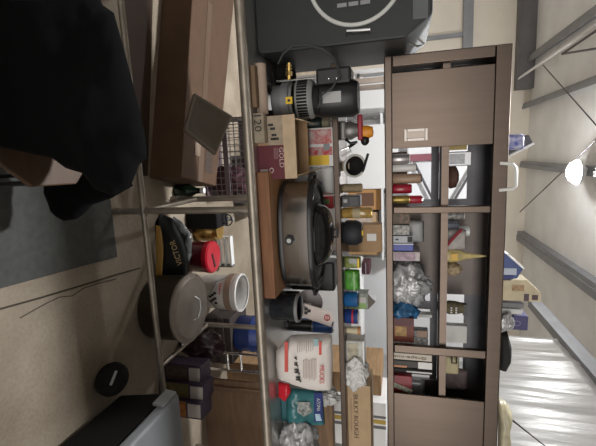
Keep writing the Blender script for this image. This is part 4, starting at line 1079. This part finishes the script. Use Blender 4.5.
# white boxes behind with dark bands
for i, (a, b__, lab) in enumerate(((398, 420, 'white shelf box with a thin dark edge, on the far brown stack'), (424, 446, 'white shelf box below a yellow strip, on the far brown stack'))):
    pass
c_ = Carton('brown_chest', 'brown wooden chest by the partition behind the cardboard carton', 'chest', M('chest_wood', (.36, .22, .11), .7, var=.35, scale=6, stretch=(1, 1, 6)), (300, 381, 372, 392), 3.2, .5, z0=0)
c_.panel('lid_line', M('chest_line', (.15, .09, .05), .7), 0, 1, .82, .84, .006)
cw = Carton('white_cabinet', 'white cabinet with dark bands and a yellow strip beyond the raised shelf', 'cabinet', white_g, (300, 386, 399, 444), 3.1, .4, z0=0)
uw = lambda y: (PY(380, y, 3.1).x-cw.X0)/cw.W
cw.panel('dark_band', frame_m, uw(416), uw(418.5), .3, 1); cw.panel('yellow_strip', M('gold_strip', (.50, .33, .04), .5), uw(420), uw(424), .3, 1); cw.panel('dark_band', frame_m, uw(426), uw(429), .3, 1)
# white refrigerator beyond the compressor
c_ = Carton('refrigerator', 'tall white refrigerator beyond the compressor and the raised shelf', 'refrigerator', white_g, (300, 430, 73, 109), 4.3, .5, z0=0, bevel=.02)
c_.panel('door_seam', M('seam_dark', (.09, .09, .09), .5), 0, 1, .62, .635, .006); c_.panel('door_handle', grey_pl, .06, .12, .66, .86, .03); c_.panel('door_handle', grey_pl, .06, .12, .3, .55, .03)

# ================================================================== INSIDE THE CABINET
LZ, UZ = CZ0+.0125, SZ1+.0005
def cbox(name, lab, cat, m, px, Y=2.38, d=.16, up=False, **k):
    return Carton(name, lab, cat, m, px, Y, d, z0=UZ if up else LZ, **k)
# bay by the sliding door: jugs lying on a brown block
c_ = cbox('brown_case', 'brown case lying at the cabinet bottom behind the caps and cups', 'case', M('case_brown', (.16, .085, .05), .6, var=.3, scale=8), (392, 407, 152, 186), 2.50, .12)
t, o_, r_, h_ = can('syrup_bottle', 'silver capped bottle by the sliding door in the cabinet', 392, 410, 154, 164, 2.42, M('bottle_silver', (.45, .42, .42), .3, .6), z0=LZ, lidm=white, cat='bottle')
t, o_, r_, h_ = can('syrup_bottle', 'white bottle with a black cap standing between others in the cabinet', 392, 417, 164, 172, 2.44, M('bottle_white', (.70, .68, .66), .4), z0=LZ, lidm=black_pl, cat='bottle')
t, o_, r_, h_ = can('syrup_bottle', 'tan bottle with a big black cap beside the red cup', 392, 422, 174, 184, 2.42, M('bottle_tan', (.36, .24, .16), .4), z0=LZ, lidm=black_pl, cat='bottle')
t, o_, r_, h_ = can('red_cup', 'shiny red cup on the cabinet bottom above the gold basket', 392, 412, 184.5, 194, 2.40, M('cup_red', (.34, .01, .03), .25), z0=LZ, lidm=M('cup_dark', (.12, .005, .01), .4), cat='cup')
t, o_, r_, h_ = can('gold_tin', 'squat gold tin at the lower frame edge of the cabinet', 392, 410, 196, 204.5, 2.36, M('tin_gold', (.50, .36, .10), .35, .7, var=.5, scale=40), z0=LZ, lidm=brass, cat='tin')
t, o_, r_, h_ = can('red_can', 'small red can with white lettering bands near the mullion', 392, 423, 196, 204, 2.55, M('can_red', (.50, .015, .04), .3), z0=LZ, lidm=chrome)
part(t, 'band', B().lathe(o_, [(r_*1.01, h_*.4), (r_*1.02, h_*.41), (r_*1.02, h_*.55), (r_*1.01, h_*.56)], 24), white)
# upper
c_ = cbox('gold_box', 'flat gold box on the middle shelf beside the sliding door', 'box', M('gold_card', (.42, .31, .09), .5), (448, 467, 143, 150), 2.42, .14, up=True)
c_ = cbox('silver_tin', 'square silver tin with a pale label on the middle cabinet shelf', 'tin', M('tin_silver', (.46, .46, .49), .35, .5), (448, 472, 151.5, 166), 2.44, .12, up=True, bevel=.006)
c_.panel('label_panel', M('tin_label', (.58, .58, .62), .5, var=.3, scale=50), .15, .85, .1, .72)
solo('bread_loaf', 'dark brown round loaf on the middle cabinet shelf', 'bread', B().lathe((PY(454, 177, 2.46).x, 2.47, UZ), [(0, 0), (.05, 0), (.068, .025), (.06, .055), (.03, .068), (0, .07)], 28, 1, .9), M('crust', (.10, .045, .03), .7, var=.5, scale=25, bump=.3), smooth=True)
# second bay, lower: books and boxes
yv = [(213.5, 224, 'box', M('floral', (.22, .14, .10), .6, var=.8, scale=45, col2=(.05, .06, .04)), 410, 'floral patterned box, first of the row after the mullion'),
      (225, 235, 'box', M('newsprint', (.55, .53, .50), .6, var=.7, scale=60, col2=(.08, .08, .08)), 409.5, 'white box with dark newsprint pattern in the cabinet row'),
      (236, 243, 'book', M('slate_white', (.45, .47, .50), .5), 413, 'pale grey book with a dark spine top in the cabinet row'),
      (243.5, 251, 'book', M('royal_blue', (.04, .06, .33), .4), 413.5, 'royal blue thick book in the cabinet row'),
      (252, 261, 'box', M('pastel', (.60, .54, .54), .55, var=.35, scale=25), 420, 'pastel printed carton at the end of the book row')]
for y0, y1, ct_, m_, x1, lab in yv:
    c_ = cbox('book' if ct_ == 'book' else 'food_box', lab, ct_, m_, (392, x1, y0, y1), 2.36, .17)
    if y0 == 236: c_.panel('spine_top', ink, .1, .9, .78, .98); c_.panel('small_mark', ink, .4, .6, .3, .42, .003)
    if y0 == 243.5: c_.panel('pale_stripe', white, .02, .14, 0, 1)
    if y0 == 252: c_.panel('picture', M('lilac_pic', (.50, .36, .44), .5, var=.6, scale=35), .1, .9, .2, .85)
pouch('pastry_bag', 'pale grey paper bag leaning over the books in the cabinet', 'bag', (411, 424, 220, 243), 2.48, .03, M('bag_grey', (.40, .40, .40), .5), LZ, seed=5)
solo('silver_bag', 'big crumpled silver plastic bag filling the cabinet bay below the books', 'plastic bag', B().crumple((PY(400, 284, 2.46).x, 2.46, LZ+.09), (.125, .10, .13), .4, 2.4, 31, 5, zmin=LZ), poly, smooth=True, sharp=180)
solo('blue_bag', 'crumpled blue plastic bag under the silver bag in the cabinet', 'plastic bag', B().crumple((PY(400, 311, 2.42).x, 2.42, LZ+.075), (.055, .06, .085), .35, 2.4, 14, 4, zmin=LZ), M('blue_film', (.04, .16, .34), .3, var=.5, scale=14), smooth=True, sharp=180)
c_ = cbox('paper_card', 'white folded card standing behind the blue plastic bag', 'card', white, (392, 432, 314, 317), 2.58, .06)
c_ = cbox('cereal_box', 'red brown box with a gold swirl standing before the second mullion', 'box', M('russet', (.20, .04, .02), .5, var=.4, scale=12), (392, 414, 318, 342), 2.36, .09)
c_.panel('gold_swirl', M('swirl', (.48, .28, .08), .5, var=.6, scale=30), .35, .75, .25, .7); c_.panel('top_band', M('dark_maroon', (.09, .015, .02), .5), 0, .3, 0, 1)
c_ = cbox('spice_box', 'slim black and white printed box beside the red brown box', 'box', M('bw_print', (.35, .34, .33), .5, var=.9, scale=55, col2=(.02, .02, .02)), (392, 428, 330, 344), 2.46, .06)
c_.panel('head_panel', M('tan_head', (.45, .30, .22), .5), 0, .45, .72, .98)
# second bay, upper
t, o_, r_, h_ = can('cookie_jar', 'round jar with dark and white pattern in the upper bay', 448, 465, 212, 220, 2.40, M('jar_pattern', (.35, .34, .32), .4, var=.9, scale=50, col2=(.02, .02, .02)), z0=UZ, lidm=white, cat='jar')
c_ = cbox('white_mug', 'white mug with a blue grey tray behind the patterned jar', 'mug', None, (448, 476, 228, 236), 2.46, .07, up=True)
o_ = c_.at(.5, c_.H*0+.35, .03); r_ = .032
part(c_.root, 'mug', B().lathe((c_.ce.x, 2.49, UZ+.075), [(0, 0), (r_*.9, 0), (r_, .06), (r_*.88, .06), (r_*.8, .01), (0, .01)], 24), M('mug_white', (.60, .62, .62), .3), smooth=True)
part(c_.root, 'tray', B().b2((c_.X0-.03, 2.45, UZ), (c_.X1+.02, 2.54, UZ+.075)), M('tray_blue', (.10, .11, .16), .5), bevel=.004)
pouch('cloth_sack', 'pale cloth sack with a red ribbon in the upper bay', 'sack', (448, 466, 229, 250), 2.40, .03, M('sack_cloth', (.46, .42, .40), .8, var=.3, scale=20), UZ, seed=7)
rb = [PY(x, y, 2.365) for x, y in ((447, 245), (455, 236), (462, 229))]
solo('red_ribbon', 'dark red ribbon lying across the pale cloth sack', 'ribbon', B().tube(rb, .009, 6), M('ribbon_red', (.25, .02, .03), .6))
# yellow cone
a_, tip = PY(452, 256, 2.42), PY(487, 258, 2.42)
t = thing('piping_bag', 'pointed pale yellow piping bag standing tip up on the middle shelf', 'bag', (a_.x, 2.43, UZ))
part(t, 'bag', B().lathe((a_.x, 2.43, UZ), [(0, 0), (.035, 0), (.042, .03), (.036, .07), (.02, .11), (.004, tip.z-UZ), (0, tip.z-UZ)], 24, 1, .7), M('pale_yellow', (.62, .50, .22), .5, var=.35, scale=18), smooth=True)
part(t, 'label', B().box((a_.x, 2.396, UZ+.045), (.04, .004, .035)), M('label_yellow', (.70, .42, .06), .5))
solo('cream_bun_bag', 'small bag of tan buns under the piping bag on the middle shelf', 'bag', B().crumple((PY(454, 269, 2.42).x, 2.43, UZ+.04), (.035, .05, .045), .3, 2.5, 8, 4, zmin=UZ), M('bun_tan', (.36, .27, .17), .6), smooth=True, sharp=180)
c_ = cbox('basket', 'round brown basket with a white checked tag on the middle shelf', 'basket', None, (448, 464, 303, 317), 2.44, .08, up=True)
part(c_.root, 'body', B().lathe(c_.at(.5, 0, .04), [(0, 0), (.032, 0), (.042, .03), (.040, .07), (.03, c_.H), (0, c_.H)], 28), M('basket_olive', (.15, .13, .075), .8, var=.5, scale=60), smooth=True)
tg = B()
for i in range(3):
    for j in range(2): tg.box(c_.at(.35+.16*i, .35+.25*j, -.006), (.008, .004, .009))
part(c_.root, 'tag', tg, white)
part(c_.root, 'strap', B().b2((c_.X0+.02, 2.47, UZ+c_.H), (c_.X1, 2.50, UZ+c_.H+.02)), black_pl)
c_ = cbox('white_carton', 'plain white carton on the middle shelf by the second mullion', 'box', white, (449, 467, 326, 343), 2.50, .05, up=True)
# third bay
gn = cbox('cereal_box', 'cream cereal box with dark sideways lettering in the last bay', 'box', M('cereal_cream', (.60, .55, .47), .55), (392, 432, 354, 360.5), 2.36, .12)
writing(gn.root, 'Grape-nuts', gn.at(.5, .46, -.003), (0, 0, -1), (1, 0, 0), gn.H*.82, gn.W*.50, M('brown_ink', (.16, .09, .06), .6))
c_ = cbox('dark_book', 'dark book with a white end panel standing by the cream cereal box', 'book', M('dark_cover', (.035, .03, .03), .5), (392, 432, 361.5, 368), 2.36, .13)
c_.panel('white_panel', white, 0, 1, .68, 1); c_.panel('orange_strip', M('orange_strip', (.50, .22, .10), .5), .7, 1, 0, .42, .003)
c_ = cbox('black_book', 'slim black book with a white stripe in the last bay', 'book', ink, (392, 432, 370, 374), 2.40, .12)
c_.panel('white_stripe', white, .3, .6, .4, 1)
c_ = cbox('cracker_box', 'red snack box with a pale diagonal label in the last bay', 'box', M('box_red', (.26, .02, .03), .45, var=.3, scale=12), (392, 412, 376, 397), 2.36, .06)
b = B(); b.box(c_.at(.55, .55, -.003), (.030, .004, c_.H*.95), (0, .35, 0)); part(c_.root, 'label_panel', b, M('diag_label', (.42, .42, .32), .5, var=.7, scale=50))
pouch('grey_pouch', 'silver grey pouch standing behind the red snack box', 'pouch', (392, 425, 378, 396), 2.47, .025, M('pouch_grey', (.36, .36, .37), .3, .2, var=.3, scale=14), LZ, seed=3)
pouch('clip_bag', 'pale bag closed with a black binder clip in the upper last bay', 'bag', (448, 459, 354, 374), 2.42, .025, M('bag_straw', (.46, .40, .24), .6), UZ, seed=6)
cl = PY(454, 360, 2.375)
solo('binder_clip', 'black binder clip gripping the pale straw bag', 'clip', B().tube([cl+Vector((-.025, 0, -.012)), cl+Vector((.02, 0, -.012)), cl+Vector((.02, 0, .014)), cl+Vector((-.025, 0, .014))], .005, 8, closed=True), black_pl)
pouch('mauve_bag', 'dusty mauve bag in the upper last bay beside the clipped bag', 'bag', (448, 468, 368, 389), 2.50, .03, M('bag_mauve', (.17, .13, .13), .6, var=.3, scale=16), UZ, seed=8)

# ================================================================== ON TOP OF THE CABINET
TP = CZ1+.0005
def tbox(name, lab, cat, m, px, Y=2.36, d=.12, **k): return Carton(name, lab, cat, m, px, Y, d, z0=TP, **k)
pouch('crisp_bag', 'shiny blue and white crisp bag on top of the cabinet', 'bag', (505, 524, 134, 150), 2.38, .03, M('crisp_blue', (.05, .07, .32), .3, var=.9, scale=28, col2=(.5, .5, .6)), TP, seed=1)
a_, b2_ = PY(511, 158, 2.38), PY(538, 142, 2.38)
t = thing('dark_tray', 'dark tray with a white edge leaning up behind the crisp bag', 'tray', (a_.x, 2.46, TP))
dv_ = (b2_-a_); dn = Vector((-dv_.z, 0, dv_.x)).normalized()
p0 = Vector((a_.x, 2.46, TP+.012)); p1 = Vector((b2_.x, 2.46, b2_.z))
dn = Vector((-(p1-p0).z, 0, (p1-p0).x)).normalized()*-1
if dn.x > 0: dn = -dn
part(t, 'panel', B().hexa([p0, p0+Vector((0, .16, 0)), p1+Vector((0, .16, 0)), p1, p0+dn*.05, p0+dn*.05+Vector((0, .16, 0)), p1+dn*.05+Vector((0, .16, 0)), p1+dn*.05]), M('tray_dark', (.075, .07, .08), .5), bevel=.005)
part(t, 'edge', B().tube([p0-dn*.006+Vector((0, -.004, 0)), p1-dn*.006+Vector((0, -.004, 0))], .006, 8), white_g)
c_ = tbox('blue_carton', 'blue box with a slanting top and a pale lettered band', 'box', None, (505, 522, 254, 280), 2.36, .10)
zt1, zt2 = PY(503, 254, 2.36).z, PY(523, 268, 2.36).z
pg = [(c_.X0, TP), (c_.X1, TP), (c_.X1-.01, PY(517, 280, 2.36).z), (PY(522, 269, 2.36).x, zt2), (c_.X0, max(TP+.02, PY(506, 253, 2.36).z))]
part(c_.root, 'body', B().prism([Vector((x, 2.36, z)) for x, z in pg], (0, .10, 0)), M('carton_blue', (.05, .085, .26), .45, var=.3, scale=9))
part(c_.root, 'white_edge', B().hexa([Vector((pg[4][0], 2.358, pg[4][1])), Vector((pg[3][0], 2.358, pg[3][1])), Vector((pg[3][0], 2.47, pg[3][1])), Vector((pg[4][0], 2.47, pg[4][1])), Vector((pg[4][0], 2.358, pg[4][1]+.012)), Vector((pg[3][0], 2.358, pg[3][1]+.012)), Vector((pg[3][0], 2.47, pg[3][1]+.012)), Vector((pg[4][0], 2.47, pg[4][1]+.012))]), white)
c_.panel('pale_band', M('pale_band', (.45, .50, .58), .5), .55, .80, .05, .75); c_.panel('dark_band', M('navy_band', (.02, .03, .16), .5), .82, .97, .05, .6)
c_ = tbox('cracker_carton', 'cream box with a tan picture and dark marks on top of the cabinet', 'box', None, (505, 541, 281, 301), 2.36, .10)
zq = [PY(505, 283, 2.36).z]
pg = [(c_.X0, TP), (c_.X1, TP), (PY(541, 302, 2.36).x, PY(541, 302, 2.36).z), (PY(541, 293, 2.36).x, PY(541, 293, 2.36).z), (PY(527, 280, 2.36).x, PY(527, 280, 2.36).z), (c_.X0, TP+.03)]
part(c_.root, 'body', B().prism([Vector((x, 2.36, z)) for x, z in pg], (0, .10, 0)), M('carton_cream', (.58, .50, .34), .55, var=.25, scale=16))
part(c_.root, 'dark_mark', B().b2((PY(526, 294, 2.358).x, 2.357, PY(524, 296, 2.358).z), (PY(526, 301, 2.358).x, 2.3595, PY(529, 296, 2.358).z)), M('mark_brown', (.07, .04, .05), .5))
part(c_.root, 'dark_mark', B().b2((PY(534, 295, 2.358).x, 2.357, PY(532, 296, 2.358).z), (PY(534, 300, 2.358).x, 2.3595, PY(538, 296, 2.358).z)), MATS['mark_brown'])
part(c_.root, 'tan_picture', B().b2((PY(515, 285, 2.358).x, 2.3575, PY(512, 290, 2.358).z), (PY(515, 291, 2.358).x, 2.3598, PY(524, 290, 2.358).z)), M('pic_tan', (.42, .27, .14), .5, var=.5, scale=40))
c_ = tbox('grey_tub', 'flat grey tub under the white lidded box on top of the cabinet', 'tub', M('tub_grey', (.16, .16, .165), .5), (505, 524, 303, 308), 2.36, .12, bevel=.004)
c_ = tbox('white_tub', 'white plastic tub next to the purple box on top of the cabinet', 'tub', M('tub_white', (.55, .55, .54), .4), (505, 523, 309, 314.5), 2.36, .12, bevel=.006)
c_ = tbox('purple_box', 'dark purple blue box with a faint emblem on top of the cabinet', 'box', M('purple_card', (.045, .04, .13), .5), (505, 528, 316, 330), 2.37, .10)
eb = B(); eb.tube([c_.at(.5+.16*math.cos(a), .62+.12*math.sin(a), -.002) for a in [2*PI*i/16 for i in range(16)]], .003, 6, closed=True)
part(c_.root, 'emblem', eb, M('emblem_grey', (.22, .2, .32), .5))
solo('clear_film', 'crinkled clear film bunched beside the purple box', 'plastic film', B().crumple((PY(508, 322, 2.34).x, 2.335, TP+.03), (.05, .025, .035), .35, 2.6, 17, 4, zmin=TP), M('film_grey', (.50, .50, .50), .2, .2, var=.5, scale=20), smooth=True, sharp=180)
ring = [PY(x, y, 2.40) for x, y in ((500, 333), (507, 331), (511, 345), (510, 362), (505, 372), (499, 370))]
for p in ring: p.z = max(p.z, TP+.003)
sb = B().pillow(ring, .05, .06, k=6, amp=.01, fr=14, flat=.45)
for v in sb.bm.verts: v.co.z = max(v.co.z, TP)
solo('black_bag', 'low black cloth bag with a fuzzy edge on top of the cabinet', 'bag', sb, M('bag_black', (.02, .018, .018), .9), smooth=True, sharp=180)
ring = [PY(x, y, 2.40) for x, y in ((498, 398), (505, 400), (512, 412), (509, 428), (511, 446), (510, 470), (498, 470))]
for p in ring: p.z = max(p.z, TP+.003)
sb = B().pillow(ring, .05, .06, k=7, amp=.012, fr=16, flat=.45, seed=2)
for v in sb.bm.verts: v.co.z = max(v.co.z, TP)
solo('beige_bag', 'crumpled beige plastic bag at the cabinet top by the sheeting', 'bag', sb, M('bag_beige', (.50, .45, .31), .3, var=.3, scale=14, bump=.4, bscale=20), smooth=True, sharp=180)
# cable by the sheeting
solo('black_cable', 'thin black cable hanging in front of the white sheeting', 'cable', B().tube([(PY(500, 401, 2.58).x, 2.58, TP+.006), PY(512, 420, 2.6), PX(545, 446, 2.66), PX(575, 470, 2.66)], .006, 8), black_pl, smooth=True)
